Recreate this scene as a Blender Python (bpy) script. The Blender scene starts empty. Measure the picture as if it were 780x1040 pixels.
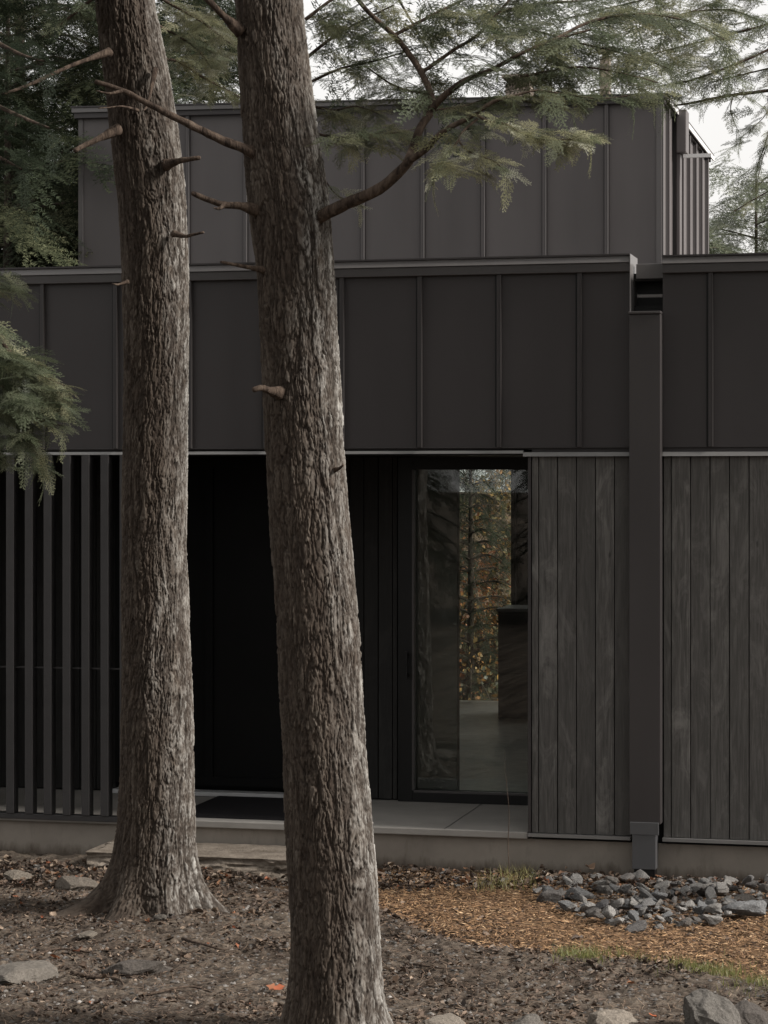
import bpy, math, random
import numpy as np
from mathutils import Vector, Matrix

scene = bpy.context.scene
COL = scene.collection
random.seed(7)
R = np.random.default_rng(11)

# ---------------------------------------------------------------- camera model
YAW = math.radians(13.7)
FPX = 2400.0            # focal length in pixels of a 780 x 1040 picture
HOR = 490.0
DC = 16.0
FW = np.array([-math.sin(YAW), math.cos(YAW), 0.0])
RT = np.array([math.cos(YAW), math.sin(YAW), 0.0])
CAM = np.array([0, 0, 2.63]) - DC * FW

def P(u, v, D):
    p = CAM + D * (FW + RT * (u - 390) / FPX)
    return np.array([p[0], p[1], CAM[2] + D * (HOR - v) / FPX])

def at(u, v, Y):
    d = FW + RT * (u - 390) / FPX
    D = (Y - CAM[1]) / d[1]
    return P(u, v, D)

def atz(u, v, z):
    return P(u, v, (CAM[2] - z) * FPX / (v - HOR))

# ---------------------------------------------------------------- noise
def _h(a, b, seed):
    a = a.astype(np.int64); b = b.astype(np.int64)
    h = (a * 374761393 + b * 668265263 + seed * 2147483647 + 12345) & 0xFFFFFFFF
    h = ((h ^ (h >> 13)) * 1274126177) & 0xFFFFFFFF
    h = ((h ^ (h >> 16)) * 2246822519) & 0xFFFFFFFF
    h = h ^ (h >> 15)
    return (h & 0xFFFFFF) / float(0xFFFFFF)

def vn(x, y, seed=0, wrap=0):
    x = np.asarray(x, float); y = np.asarray(y, float)
    xi = np.floor(x); yi = np.floor(y)
    fx = x - xi; fy = y - yi
    fx = fx * fx * (3 - 2 * fx); fy = fy * fy * (3 - 2 * fy)
    def g(a, b):
        if wrap: a = np.mod(a, wrap)
        return _h(a, b, seed)
    return ((g(xi, yi) * (1 - fx) + g(xi + 1, yi) * fx) * (1 - fy)
            + (g(xi, yi + 1) * (1 - fx) + g(xi + 1, yi + 1) * fx) * fy) * 2 - 1

def fbm(x, y, seed=0, oct=4, wrap=0):
    s = 0; a = 1.0; n = 0
    for i in range(oct):
        k = 2 ** i
        s = s + a * vn(x * k, y * k, seed + i * 17, wrap * k)
        n += a; a *= .5
    return s / n

def voro(x, y, wrap, seed):
    xi = np.floor(x); yi = np.floor(y)
    f1 = np.full(x.shape, 9.); f2 = np.full(x.shape, 9.); idv = np.zeros(x.shape)
    for dx in (-1, 0, 1):
        for dy in (-1, 0, 1):
            cx = xi + dx; cy = yi + dy
            wx = np.mod(cx, wrap) if wrap else cx
            px = cx + .1 + .8 * _h(wx, cy, seed); py = cy + .05 + .9 * _h(wx, cy, seed + 5)
            d = np.hypot(px - x, py - y)
            m = d < f1
            f2 = np.where(m, f1, np.minimum(f2, d))
            idv = np.where(m, _h(wx, cy, seed + 9), idv)
            f1 = np.where(m, d, f1)
    return f1, f2, idv

def sstep(a, b, x):
    t = np.clip((x - a) / (b - a), 0, 1)
    return t * t * (3 - 2 * t)

# ---------------------------------------------------------------- object helpers
def link(o, parent=None):
    COL.objects.link(o)
    if parent is not None:
        o.parent = parent
    return o

def tag(o, label=None, cat=None, group=None, kind=None):
    if label: o['label'] = label
    if cat: o['category'] = cat
    if group: o['group'] = group
    if kind: o['kind'] = kind
    return o

def empty(name, loc=(0, 0, 0), rz=0):
    o = bpy.data.objects.new(name, None)
    o.location = Vector([float(c) for c in loc]); o.rotation_euler = (0, 0, rz)
    o.empty_display_size = .2
    return link(o)

def npmesh(name, V, F, mat, cols=None, smooth=False):
    V = np.asarray(V, np.float32); F = np.asarray(F, np.int32)
    me = bpy.data.meshes.new(name)
    me.vertices.add(len(V)); me.vertices.foreach_set('co', V.ravel())
    k = F.shape[1]; n = len(F)
    me.loops.add(n * k); me.loops.foreach_set('vertex_index', F.ravel())
    me.polygons.add(n)
    me.polygons.foreach_set('loop_start', np.arange(0, n * k, k, dtype=np.int32))
    me.polygons.foreach_set('loop_total', np.full(n, k, np.int32))
    if smooth:
        me.polygons.foreach_set('use_smooth', np.ones(n, bool))
    me.update(calc_edges=True)
    if cols is not None:
        C = np.asarray(cols, np.float32)
        if C.ndim == 1: C = np.stack([C, C, C], 1)
        C = np.concatenate([C, np.ones((len(C), 1), np.float32)], 1)
        a = me.color_attributes.new('tint', 'FLOAT_COLOR', 'POINT')
        a.data.foreach_set('color', C.ravel())
    me.materials.append(mat)
    return me

def npobj(name, V, F, mat, parent=None, cols=None, smooth=False):
    return link(bpy.data.objects.new(name, npmesh(name, V, F, mat, cols, smooth)), parent)

class MB:
    """collects boxes and extruded profiles, built as one mesh"""
    def __init__(s): s.v = []; s.f = []; s.c = []
    def box(s, x0, x1, y0, y1, z0, z1, c=.5):
        b = len(s.v)
        s.v += [(x, y, z) for z in (z0, z1) for y in (y0, y1) for x in (x0, x1)]
        s.c += [c] * 8
        s.f += [tuple(b + i for i in q) for q in ((0, 2, 3, 1), (4, 5, 7, 6), (0, 1, 5, 4), (2, 6, 7, 3), (0, 4, 6, 2), (1, 3, 7, 5))]
    def hexa(s, bot, top, c=.5):
        """bot/top: 4 points each, same order (counter clockwise from above)"""
        b = len(s.v); s.v += [tuple(map(float, p)) for p in list(bot) + list(top)]; s.c += [c] * 8
        s.f += [tuple(b + i for i in q) for q in ((3, 2, 1, 0), (4, 5, 6, 7), (0, 1, 5, 4), (1, 2, 6, 5), (2, 3, 7, 6), (3, 0, 4, 7))]
    def prof(s, pts, x0, x1, dz0=0, dz1=0, c=.5):
        """closed profile (y, z) extruded along x"""
        b = len(s.v); n = len(pts)
        s.v += [(x0, y, z + dz0) for y, z in pts] + [(x1, y, z + dz1) for y, z in pts]
        s.c += [c] * (2 * n)
        for i in range(n):
            j = (i + 1) % n
            s.f.append((b + i, b + j, b + n + j, b + n + i))
        s.f.append(tuple(b + i for i in range(n))[::-1]); s.f.append(tuple(b + n + i for i in range(n)))
    def build(s, name, mat, parent=None, bevel=0.0):
        me = bpy.data.meshes.new(name)
        me.from_pydata(s.v, [], s.f); me.update()
        a = me.color_attributes.new('tint', 'FLOAT_COLOR', 'POINT')
        C = np.array([[c, c, c, 1] for c in s.c], np.float32); a.data.foreach_set('color', C.ravel())
        me.materials.append(mat)
        o = link(bpy.data.objects.new(name, me), parent)
        import bmesh
        bm = bmesh.new(); bm.from_mesh(me); bmesh.ops.recalc_face_normals(bm, faces=bm.faces); bm.to_mesh(me); bm.free()
        if bevel:
            m = o.modifiers.new('bevel', 'BEVEL'); m.width = bevel; m.segments = 2; m.limit_method = 'ANGLE'
        return o

def tube(pts, rads, n=8, seed=0, rough=.0, cap=True):
    """tapered tube along a polyline (numpy), returns V, F(quads)"""
    pts = np.asarray(pts, float); rads = np.asarray(rads, float)
    # catmull resample
    q = []; rr = []
    k = 4
    for i in range(len(pts) - 1):
        p0 = pts[max(i - 1, 0)]; p1 = pts[i]; p2 = pts[i + 1]; p3 = pts[min(i + 2, len(pts) - 1)]
        for j in range(k):
            t = j / k
            q.append(.5 * ((2 * p1) + (-p0 + p2) * t + (2 * p0 - 5 * p1 + 4 * p2 - p3) * t * t + (-p0 + 3 * p1 - 3 * p2 + p3) * t ** 3))
            rr.append(rads[i] * (1 - t) + rads[i + 1] * t)
    q.append(pts[-1]); rr.append(rads[-1])
    q = np.array(q); rr = np.array(rr)
    T = np.gradient(q, axis=0); T /= np.linalg.norm(T, axis=1)[:, None] + 1e-9
    ref = np.array([.3, .2, .93]) if abs(T[0][2]) < .9 else np.array([1., 0, 0])
    A = np.cross(T, ref); A /= np.linalg.norm(A, axis=1)[:, None]
    B = np.cross(T, A)
    th = np.linspace(0, 2 * np.pi, n, endpoint=False)
    rg = np.random.default_rng(seed)
    rv = rr[:, None] * (1 + rough * rg.uniform(-1, 1, (len(q), n)))
    V = q[:, None] + rv[..., None] * (np.cos(th)[None, :, None] * A[:, None] + np.sin(th)[None, :, None] * B[:, None])
    m = len(q)
    i, j = np.meshgrid(np.arange(m - 1), np.arange(n), indexing='ij')
    a = i * n + j; b = i * n + (j + 1) % n
    F = np.stack([a, b, b + n, a + n], -1).reshape(-1, 4)
    V = V.reshape(-1, 3)
    if cap:
        c = len(V); V = np.vstack([V, q[-1] + T[-1] * rr[-1] * .6, q[0]])
        jj = np.arange(n); e = (m - 1) * n
        F = np.vstack([F, np.stack([e + jj, e + (jj + 1) % n, np.full(n, c), np.full(n, c)], -1)])
        # degenerate quads become triangles visually
        F = np.vstack([F, np.stack([(jj + 1) % n, jj, np.full(n, c + 1), np.full(n, c + 1)], -1)])
    return V, F, q

class Buf:
    def __init__(s): s.V = []; s.F = []; s.C = []; s.n = 0
    def add(s, V, F, C=None):
        s.V.append(V); s.F.append(F + s.n); s.n += len(V)
        s.C.append(C if C is not None else np.full((len(V), 3), .5))
    def obj(s, name, mat, parent=None, smooth=False):
        o = npobj(name, np.vstack(s.V), np.vstack(s.F), mat, parent, np.vstack(s.C), smooth)
        o.data.validate()
        return o

# ---------------------------------------------------------------- materials
class NT:
    def __init__(s, name):
        s.m = bpy.data.materials.new(name); s.m.use_nodes = True
        s.t = s.m.node_tree; s.t.nodes.clear()
        s.out = s.t.nodes.new('ShaderNodeOutputMaterial')
    def n(s, kind, **kw):
        nd = s.t.nodes.new('ShaderNode' + kind)
        for k, v in kw.items():
            if hasattr(nd, k) and not k[0].isupper(): setattr(nd, k, v)
            else: nd.inputs[k.replace('_', ' ')].default_value = v
        return nd
    def l(s, a, b): s.t.links.new(a, b)
    def coord(s, scale=(1, 1, 1), rot=(0, 0, 0), kind='Object'):
        tc = s.n('TexCoord'); mp = s.n('Mapping'); mp.inputs['Scale'].default_value = scale; mp.inputs['Rotation'].default_value = rot
        s.l(tc.outputs[kind], mp.inputs['Vector']); return mp.outputs[0]
    def noise(s, scale, vec=None, detail=4, rough=.55, dist=0):
        nd = s.n('TexNoise'); nd.inputs['Scale'].default_value = scale; nd.inputs['Detail'].default_value = detail
        nd.inputs['Roughness'].default_value = rough; nd.inputs['Distortion'].default_value = dist
        if vec is not None: s.l(vec, nd.inputs['Vector'])
        return nd.outputs['Fac']
    def ramp(s, fac, stops):
        r = s.n('ValToRGB'); e = r.color_ramp.elements
        while len(e) < len(stops): e.new(.5)
        for i, (p, c) in enumerate(stops):
            e[i].position = p; e[i].color = (*c, 1) if len(c) == 3 else c
        s.l(fac, r.inputs[0]); return r.outputs[0]
    def mix(s, fac, a, b, mode='MIX'):
        m = s.n('Mix', data_type='RGBA', blend_type=mode)
        for k_, val in ((0, fac), (6, a), (7, b)):
            inp = m.inputs[k_]
            if hasattr(val, 'links') or isinstance(val, bpy.types.NodeSocket): s.l(val, inp)
            elif isinstance(val, (int, float)): inp.default_value = val if k_ == 0 else (val, val, val, 1)
            else: inp.default_value = (*val, 1)
        return m.outputs[2]
    def math(s, op, a, b=0.0):
        m = s.n('Math', operation=op)
        for i, val in enumerate((a, b)):
            if isinstance(val, bpy.types.NodeSocket): s.l(val, m.inputs[i])
            else: m.inputs[i].default_value = val
        return m.outputs[0]
    def attr(s, name='tint'):
        a = s.n('Attribute'); a.attribute_name = name; return a
    def bump(s, h, strength=.5, dist=.01, prev=None):
        b = s.n('Bump'); b.inputs['Strength'].default_value = strength; b.inputs['Distance'].default_value = dist
        s.l(h, b.inputs['Height'])
        if prev is not None: s.l(prev, b.inputs['Normal'])
        return b.outputs[0]
    def principled(s, color, rough=.6, metallic=0, normal=None, spec=.5, link_out=True):
        p = s.n('BsdfPrincipled')
        if isinstance(color, bpy.types.NodeSocket): s.l(color, p.inputs['Base Color'])
        else: p.inputs['Base Color'].default_value = (*color, 1)
        if isinstance(rough, bpy.types.NodeSocket): s.l(rough, p.inputs['Roughness'])
        else: p.inputs['Roughness'].default_value = rough
        p.inputs['Metallic'].default_value = metallic
        p.inputs['Specular IOR Level'].default_value = spec
        if normal is not None: s.l(normal, p.inputs['Normal'])
        if link_out: s.l(p.outputs[0], s.out.inputs[0])
        return p.outputs[0]

def m_metal(name, col, rough=.42, spec=.5, canning=.4):
    t = NT(name)
    big = t.noise(1.3, t.coord((1, 1, .45)), 2)
    streak = t.noise(9, t.coord((1, 1, .06)), 4, .6)
    fine = t.noise(160, t.coord(), 2)
    c = t.ramp(big, [(.3, tuple(x * .80 for x in col)), (.7, tuple(x * 1.1 for x in col))])
    c = t.mix(t.math('MULTIPLY', streak, .35), c, tuple(x * 1.5 for x in col))
    c = t.mix(t.math('MULTIPLY', fine, .25), c, tuple(x * .7 for x in col))
    r = t.math('ADD', t.math('MULTIPLY', streak, .18), rough - .09)
    nb = t.bump(t.noise(2.2, t.coord((1, 1, .6)), 1), canning, .012)
    nb = t.bump(fine, .08, .001, nb)
    t.principled(c, r, 0, nb, spec)
    return t.m

def m_plain(name, col, rough=.6, var=.2, scale=8, bump=.1, spec=.4):
    t = NT(name)
    n = t.noise(scale, t.coord(), 6, .6)
    c = t.ramp(n, [(.25, tuple(x * (1 - var) for x in col)), (.75, tuple(x * (1 + var) for x in col))])
    nb = t.bump(t.noise(scale * 6, t.coord(), 4), bump, .004)
    t.principled(c, rough, 0, nb, spec)
    return t.m

def m_wood(name, c0, c1, c2, rough=.7):
    t = NT(name)
    a = t.attr()
    off = t.n('VectorMath', operation='MULTIPLY_ADD')
    tc = t.n('TexCoord'); t.l(tc.outputs['Object'], off.inputs[2]); t.l(a.outputs['Color'], off.inputs[0])
    off.inputs[1].default_value = (37., 11., 53.)
    mp = t.n('Mapping'); mp.inputs['Scale'].default_value = (1, 1, .06); t.l(off.outputs[0], mp.inputs['Vector'])
    grain = t.noise(70, mp.outputs[0], 6, .65, .6)
    mp2 = t.n('Mapping'); mp2.inputs['Scale'].default_value = (1, 1, .3); t.l(off.outputs[0], mp2.inputs['Vector'])
    blot = t.noise(7, mp2.outputs[0], 6, .7, 1.2)
    c = t.ramp(grain, [(.25, c0), (.5, c1), (.78, c2)])
    pale = t.ramp(blot, [(.5, (0, 0, 0)), (.72, (1, 1, 1))])
    c = t.mix(t.math('MULTIPLY', pale, .7), c, tuple(x * 1.55 for x in c2))
    c = t.mix(t.ramp(a.outputs['Fac'], [(0, (0, 0, 0)), (1, (.75, .75, .75))]), c, tuple(x * .55 for x in c1))
    # dark knots
    vo = t.n('TexVoronoi'); vo.inputs['Scale'].default_value = 3.2
    mp3 = t.n('Mapping'); mp3.inputs['Scale'].default_value = (2.0, 1, .8); t.l(off.outputs[0], mp3.inputs['Vector']); t.l(mp3.outputs[0], vo.inputs['Vector'])
    kn = t.ramp(vo.outputs['Distance'], [(.03, (1, 1, 1)), (.07, (0, 0, 0))])
    c = t.mix(t.math('MULTIPLY', kn, .6), c, tuple(x * .4 for x in c0))
    nb = t.bump(grain, .35, .003)
    t.principled(c, rough, 0, nb, .3)
    return t.m

def m_bark(name, hero=True, tone=(1, 1, 1)):
    t = NT(name)
    def T(c): return tuple(a * b for a, b in zip(c, tone))
    if hero:
        a = t.attr(); sep = t.n('SeparateColor'); t.l(a.outputs['Color'], sep.inputs[0])
        h = sep.outputs[0]; pid = sep.outputs[1]; sunlit = sep.outputs[2]
        c = t.ramp(h, [(.0, T((.010, .007, .006))), (.3, T((.032, .023, .018))), (.62, T((.088, .069, .055))), (1, T((.22, .195, .168)))])
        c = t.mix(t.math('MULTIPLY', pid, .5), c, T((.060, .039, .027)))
        n1 = t.noise(60, t.coord((1, 1, .35)), 6, .7)
        c = t.mix(t.ramp(n1, [(.35, (.0, .0, .0)), (.75, (.6, .6, .6))]), c, T((.10, .082, .067)))
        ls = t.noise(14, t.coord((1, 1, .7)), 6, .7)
        lm = t.math('MULTIPLY', t.ramp(ls, [(.36, (0, 0, 0)), (.62, (.9, .9, .9))]), sunlit)
        c = t.mix(lm, c, t.ramp(h, [(.1, (.03, .025, .02)), (.35, (.11, .10, .088)), (.55, (.27, .26, .242)), (.85, (.47, .46, .43))]))  # pale grey blended in as painted sunlight on the bark
        pits = t.noise(120, t.coord((1, 1, .6)), 5, .75)
        nb = t.bump(n1, .7, .006)
        nb = t.bump(pits, .6, .003, nb)
    else:
        v = t.coord((1, 1, .22))
        n1 = t.noise(28, v, 6, .7, .8)
        c = t.ramp(n1, [(.35, T((.018, .013, .010))), (.55, T((.07, .055, .043))), (.8, T((.16, .135, .11)))])
        nb = t.bump(n1, 1, .015)
    t.principled(c, .9, 0, nb, .2)
    return t.m

def m_leaf(name, stops, trans=.35, rough=.5, spec=.55):
    """colour from the tint attribute: red channel picks along the ramp"""
    t = NT(name)
    a = t.attr(); sep = t.n('SeparateColor'); t.l(a.outputs['Color'], sep.inputs[0])
    c = t.ramp(sep.outputs[0], stops)
    c = t.mix(1.0, c, t.ramp(sep.outputs[1], [(0, (.55, .55, .55)), (1, (1.35, 1.35, 1.35))]), 'MULTIPLY')
    p = t.principled(c, rough, 0, None, spec, False)
    tr = t.n('BsdfTranslucent'); t.l(c, tr.inputs['Color'])
    ms = t.n('MixShader'); ms.inputs[0].default_value = trans
    t.l(p, ms.inputs[1]); t.l(tr.outputs[0], ms.inputs[2]); t.l(ms.outputs[0], t.out.inputs[0])
    return t.m

def m_rock(name, c0, c1, vary=True):
    t = NT(name)
    oi = t.n('ObjectInfo')
    n = t.noise(9, t.coord(), 8, .7); n2 = t.noise(55, t.coord(), 5, .7)
    c = t.ramp(n, [(.3, c0), (.7, c1)])
    c = t.mix(t.ramp(n2, [(.55, (0, 0, 0)), (.8, (.55, .55, .55))]), c, tuple(x * 1.7 for x in c1))
    if vary: c = t.mix(1.0, c, t.ramp(oi.outputs['Random'], [(0, (.45, .45, .48)), (.25, (.95, .86, .76)), (.5, (.76, .78, .80)), (.75, (1.1, 1.05, .98)), (1, (1.6, 1.55, 1.48))]), 'MULTIPLY')
    nb = t.bump(n, .9, .03); nb = t.bump(n2, .8, .006, nb)
    t.principled(c, .9, 0, nb, .3)
    return t.m

def m_glass(name):
    t = NT(name)
    fr = t.n('Fresnel'); fr.inputs['IOR'].default_value = 1.52
    nb = t.bump(t.noise(.8, t.coord(), 1), .06, .01)
    t.l(nb, fr.inputs['Normal'])
    gl = t.n('BsdfGlossy'); gl.inputs['Roughness'].default_value = .01; t.l(nb, gl.inputs['Normal'])
    tr = t.n('BsdfTransparent'); tr.inputs[0].default_value = (.94, .96, .94, 1)
    ms = t.n('MixShader'); t.l(t.math('MULTIPLY', fr.outputs[0], 1.1), ms.inputs[0]); t.l(tr.outputs[0], ms.inputs[1]); t.l(gl.outputs[0], ms.inputs[2])
    t.l(ms.outputs[0], t.out.inputs[0])
    return t.m

M_LOW = m_metal('shaded_taupe_metal', (.0385, .0338, .0340), .45, .4)  # same metal as the upper storey, its shade put into the colour
M_UP = m_metal('taupe_metal', (.089, .0795, .0785), .5, .4)  # lighter copy of the band metal, more skylight put into the colour
M_UPL = m_metal('taupe_seam_metal', (.10, .093, .092), .6, .3)  # lighter again, the light on the seam edges put into the colour
M_CAP = m_metal('lit_cap_metal', (.105, .098, .096), .38, .6, .1)  # lighter tone puts the light on the slanted cap face into the colour
M_CAPD = m_metal('dark_cap_metal', (.05, .045, .044), .4, .5, .1)
M_DRIP = m_metal('drip_metal', (.17, .165, .16), .35, .6, .1)
M_THR = m_metal('threshold_metal', (.42, .42, .42), .35, .6, .0)
M_SPOUT = m_metal('downspout_metal', (.040, .0355, .0350), .45, .4, .2)
M_FOOT = m_metal('grey_metal', (.075, .075, .078), .4, .5, .2)
M_PALE = m_metal('pale_edge_metal', (.62, .61, .60), .35, .5, .0)
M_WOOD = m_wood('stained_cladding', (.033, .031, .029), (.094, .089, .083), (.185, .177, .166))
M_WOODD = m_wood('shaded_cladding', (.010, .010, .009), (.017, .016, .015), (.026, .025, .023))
M_SLAT = m_plain('slat_paint', (.033, .031, .031), .5, .15, 12, .05)
M_BLACK = m_plain('black_frame', (.006, .006, .006), .4, .2, 20, .03, .3)
M_VOID = m_plain('void_black', (.004, .004, .004), .5, .3, 3, .03, .15)
t = NT('plinth_concrete')
tc = t.n('TexCoord'); sx_ = t.n('SeparateXYZ'); t.l(tc.outputs['Object'], sx_.inputs[0])
n1 = t.noise(2.2, t.coord(), 6, .6); n2 = t.noise(12, t.coord((1, 1, .3)), 6, .7)
c = t.ramp(n1, [(.25, (.18, .158, .135)), (.75, (.28, .25, .215))])
dm_ = t.math('ADD', t.math('MULTIPLY', sx_.outputs[2], -5.5), t.math('MULTIPLY', n2, 1.1))
c = t.mix(t.ramp(dm_, [(-.0, (0, 0, 0)), (.45, (.75, .75, .75))]), c, (.065, .048, .034))
c = t.mix(t.ramp(n2, [(.55, (0, 0, 0)), (.8, (.4, .4, .4))]), c, (.08, .068, .056))
t.principled(c, .9, 0, t.bump(n2, .3, .005), .2); M_CONC = t.m
M_DECK = m_plain('porch_slab', (.26, .245, .225), .75, .14, 3, .12, .3)
M_IWALL = m_plain('interior_wall', (.13, .13, .12), .8, .1, 3, .05)
M_IFLOOR = m_plain('polished_floor', (.72, .71, .66), .28, .25, 9, .03, .6)
M_MAT = m_plain('mat_rubber', (.012, .011, .012), .7, .5, 60, .6, .2)
M_ROOF = m_plain('roof_membrane', (.07, .07, .07), .9, .2, 2, .2)
M_GLASS = m_glass('window_glass')
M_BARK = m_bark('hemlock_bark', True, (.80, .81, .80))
M_BARK2 = m_bark('distant_bark', False)
M_LIMB = m_bark('limb_bark', False, (1.1, 1.0, .95))
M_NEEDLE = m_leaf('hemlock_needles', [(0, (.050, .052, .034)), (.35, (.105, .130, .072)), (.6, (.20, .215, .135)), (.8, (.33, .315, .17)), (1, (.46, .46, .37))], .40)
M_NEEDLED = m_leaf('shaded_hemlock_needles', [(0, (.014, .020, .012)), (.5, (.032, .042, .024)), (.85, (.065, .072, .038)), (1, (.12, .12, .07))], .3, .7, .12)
M_AUT = m_leaf('autumn_leaves', [(0, (.07, .075, .04)), (.3, (.24, .20, .10)), (.55, (.50, .30, .10)), (.75, (.50, .17, .06)), (1, (.75, .66, .54))], .4)
M_LITTER = m_leaf('leaf_litter', [(0, (.030, .020, .014)), (.3, (.075, .048, .032)), (.55, (.14, .095, .064)), (.75, (.22, .165, .12)), (.88, (.20, .095, .045)), (1, (.30, .08, .03))], .1, .75)
M_CHIP = m_leaf('bark_mulch', [(0, (.06, .032, .016)), (.35, (.16, .086, .040)), (.7, (.27, .16, .078)), (1, (.42, .29, .17))], .05, .8)
M_GRASS = m_leaf('grass_blades', [(0, (.07, .08, .02)), (.5, (.14, .15, .045)), (1, (.27, .24, .10))], .35)
M_ROCK = m_rock('rubble_stone', (.125, .125, .127), (.33, .325, .32))
M_ROCKB = m_rock('boulder_stone', (.12, .106, .091), (.245, .22, .192))
M_STEP = m_rock('granite_step', (.10, .08, .06), (.26, .22, .18), False)
M_PEB = m_leaf('gravel', [(0, (.035, .030, .026)), (.5, (.10, .09, .08)), (1, (.27, .25, .23))], .0, .85)

# ---------------------------------------------------------------- layout constants (metres)
def X0(u): return at(u, 500, 0)[0]
def Z0(u, v, Y=0): return at(u, v, Y)[2]
XL, XR = -7.5, 6.5                 # house ends
Z_DECK = Z0(535, 845)              # porch level
Z_BAND = Z0(500, 461)              # underside of the metal band
Z_PL = Z0(340, 277)                # top of metal panels, left
Z_PR = Z0(720, 272)
X_OPEN = X0(536.5)                 # right end of the porch
X_SL = X0(123)                     # slat screen right end
X_SP0, X_SP1 = X0(641), X0(673)    # downspout
Z_WB = Z0(600, 848)                # bottom of wood cladding
YB = 1.30                          # back wall of porch
YU = 5.0                           # upper volume front
YF = 9.3                           # rear wall

# ---------------------------------------------------------------- ground
def inside_curve(pts, x):          # interpolate y of a curve at x
    p = np.array(pts); return np.interp(x, p[:, 0], p[:, 1])
edge = [atz(u, v, 0)[:2] for u, v in ((150, 870), (262, 899), (330, 912), (388, 925), (430, 946), (480, 962), (560, 970), (620, 975), (700, 985), (780, 1000), (900, 1015))]
stone_edge = [atz(u, v, 0)[:2] for u, v in ((500, 888), (548, 908), (590, 930), (640, 941), (700, 937), (780, 924), (860, 910))]
TL = P(160, 930, 14.3); TR = P(341, 1060, 11.1)
def bank(x, y):                    # >0 on the dirt side
    return inside_curve(edge, x) - y
def ground_h(x, y):
    x = np.asarray(x, float); y = np.asarray(y, float)
    h = .028 * fbm(x * .9, y * .9, 3, 4) + .010 * fbm(x * 6, y * 6, 8, 3)
    b = bank(x, y)
    h = h + .05 * sstep(-.05, .30, b) * np.exp(-np.clip(b - .3, 0, 9) * 1.2)
    d = np.hypot(x - TL[0], y - TL[1]); h = h + .05 * np.exp(-(d / .6) ** 2)
    d = np.hypot(x - TR[0], y - TR[1]); h = h + .04 * np.exp(-(d / .6) ** 2)
    near = sstep(-.5, -.05, y)
    h = h * (1 - near * .7) + near * .012
    far = sstep(12, 60, np.hypot(x, y)); h = h * (1 - far) + far * 0.0
    return h

def grow(a, b, step, far, k=1.18):
    c = list(np.arange(a, b + step / 2, step)); s = step; p = c[-1]
    hi = []
    while p < far: s *= k; p += s; hi.append(p)
    s = step; p = c[0]; lo = []
    while p > -far: s *= k; p -= s; lo.append(p)
    return np.array(lo[::-1] + c + hi)
gx = grow(-3.2, 3.2, .013, 600); gy = grow(-5.2, .1, .013, 600)
GX, GY = np.meshgrid(gx, gy, indexing='xy')
H = ground_h(GX, GY)
fine_m = sstep(.4, 0, np.clip(np.abs(GX) - 3.2, 0, 1)) * sstep(.4, 0, np.clip(-GY - 5.2, 0, 1))
bk = bank(GX, GY)
dirt = sstep(-.04, .06, bk + .05 * fbm(GX * 7, GY * 7, 21, 3))
fr1 = fbm(GX * 14, GY * 14, 31, 4); fr2 = fbm(GX * 45, GY * 45, 41, 3)
H = H + fine_m * (.020 * fr1 + .010 * fr2) * (.4 + .7 * dirt)
H = np.where((GY > 0.02), -.05, H)
leafy = sstep(.0, .5, fbm(GX * 1.7, GY * 1.7, 51, 4))
nx, ny = len(gx), len(gy)
i, j = np.meshgrid(np.arange(ny - 1), np.arange(nx - 1), indexing='ij')
a = i * nx + j
gF = np.stack([a, a + 1, a + nx + 1, a + nx], -1).reshape(-1, 4)
gC = np.stack([dirt.ravel(), np.clip(.5 + .9 * fr1 + .5 * fr2, 0, 1).ravel(), leafy.ravel()], 1)
t = NT('forest_soil')
at_ = t.attr(); sp = t.n('SeparateColor'); t.l(at_.outputs['Color'], sp.inputs[0])
n1 = t.noise(26, t.coord(), 8, .75); n2 = t.noise(110, t.coord(), 6, .8)
cd = t.ramp(n1, [(.3, (.050, .039, .030)), (.5, (.105, .085, .067)), (.75, (.19, .16, .132))])
cm = t.ramp(n1, [(.3, (.05, .030, .017)), (.55, (.14, .085, .046)), (.8, (.24, .155, .085))])
c = t.mix(sp.outputs[0], cm, cd)
c = t.mix(t.math('MULTIPLY', sp.outputs[2], .5), c, (.045, .032, .023))
c = t.mix(1.0, c, t.ramp(sp.outputs[1], [(0, (.35, .33, .32)), (.6, (1, 1, 1)), (1, (1.35, 1.33, 1.3))]), 'MULTIPLY')
c = t.mix(t.ramp(n2, [(.35, (.55, .55, .55)), (.6, (0, 0, 0))]), c, (.015, .011, .009))
t.principled(c, .95, 0, t.bump(n2, .7, .008), .15)
g = npobj('ground', np.stack([GX.ravel(), GY.ravel(), H.ravel()], 1), gF, t.m, None, gC, True)
tag(g, kind='structure', label='bare brown forest soil with leaf litter and bark mulch before the house')

# ---------------------------------------------------------------- house
house = empty('house', (0, 0, 0))
tag(house, 'dark modern house clad in seamed metal above and stained vertical boards below', 'house')

# --- plinth / foundation
mb = MB()
mb.box(XL, XR, .035, .3, -.3, Z_DECK - .05)
mb.build('plinth', M_CONC, house)
# --- porch slab with a thin nosing
mb = MB()
mb.box(XL, X_OPEN - .004, -.012, YB + .2, Z_DECK - .046, Z_DECK)
sl = mb.build('porch_slab', M_DECK, house, .006)
for xx in (X0(130), X0(300), X0(451)):
    mb = MB(); mb.box(xx, xx + .005, -.010, YB, Z_DECK + .001, Z_DECK + .0022); mb.build('joint', M_SLAT, sl)
# drip under wood wall, light metal strip
mb = MB()
mb.box(X_OPEN, X_SP0 - .002, -.03, .03, Z_WB - .022, Z_WB)
mb.box(X_SP1 + .002, XR, -.03, .03, Z_WB - .022, Z_WB)
mb.build('base_flashing', M_DRIP, house)
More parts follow.
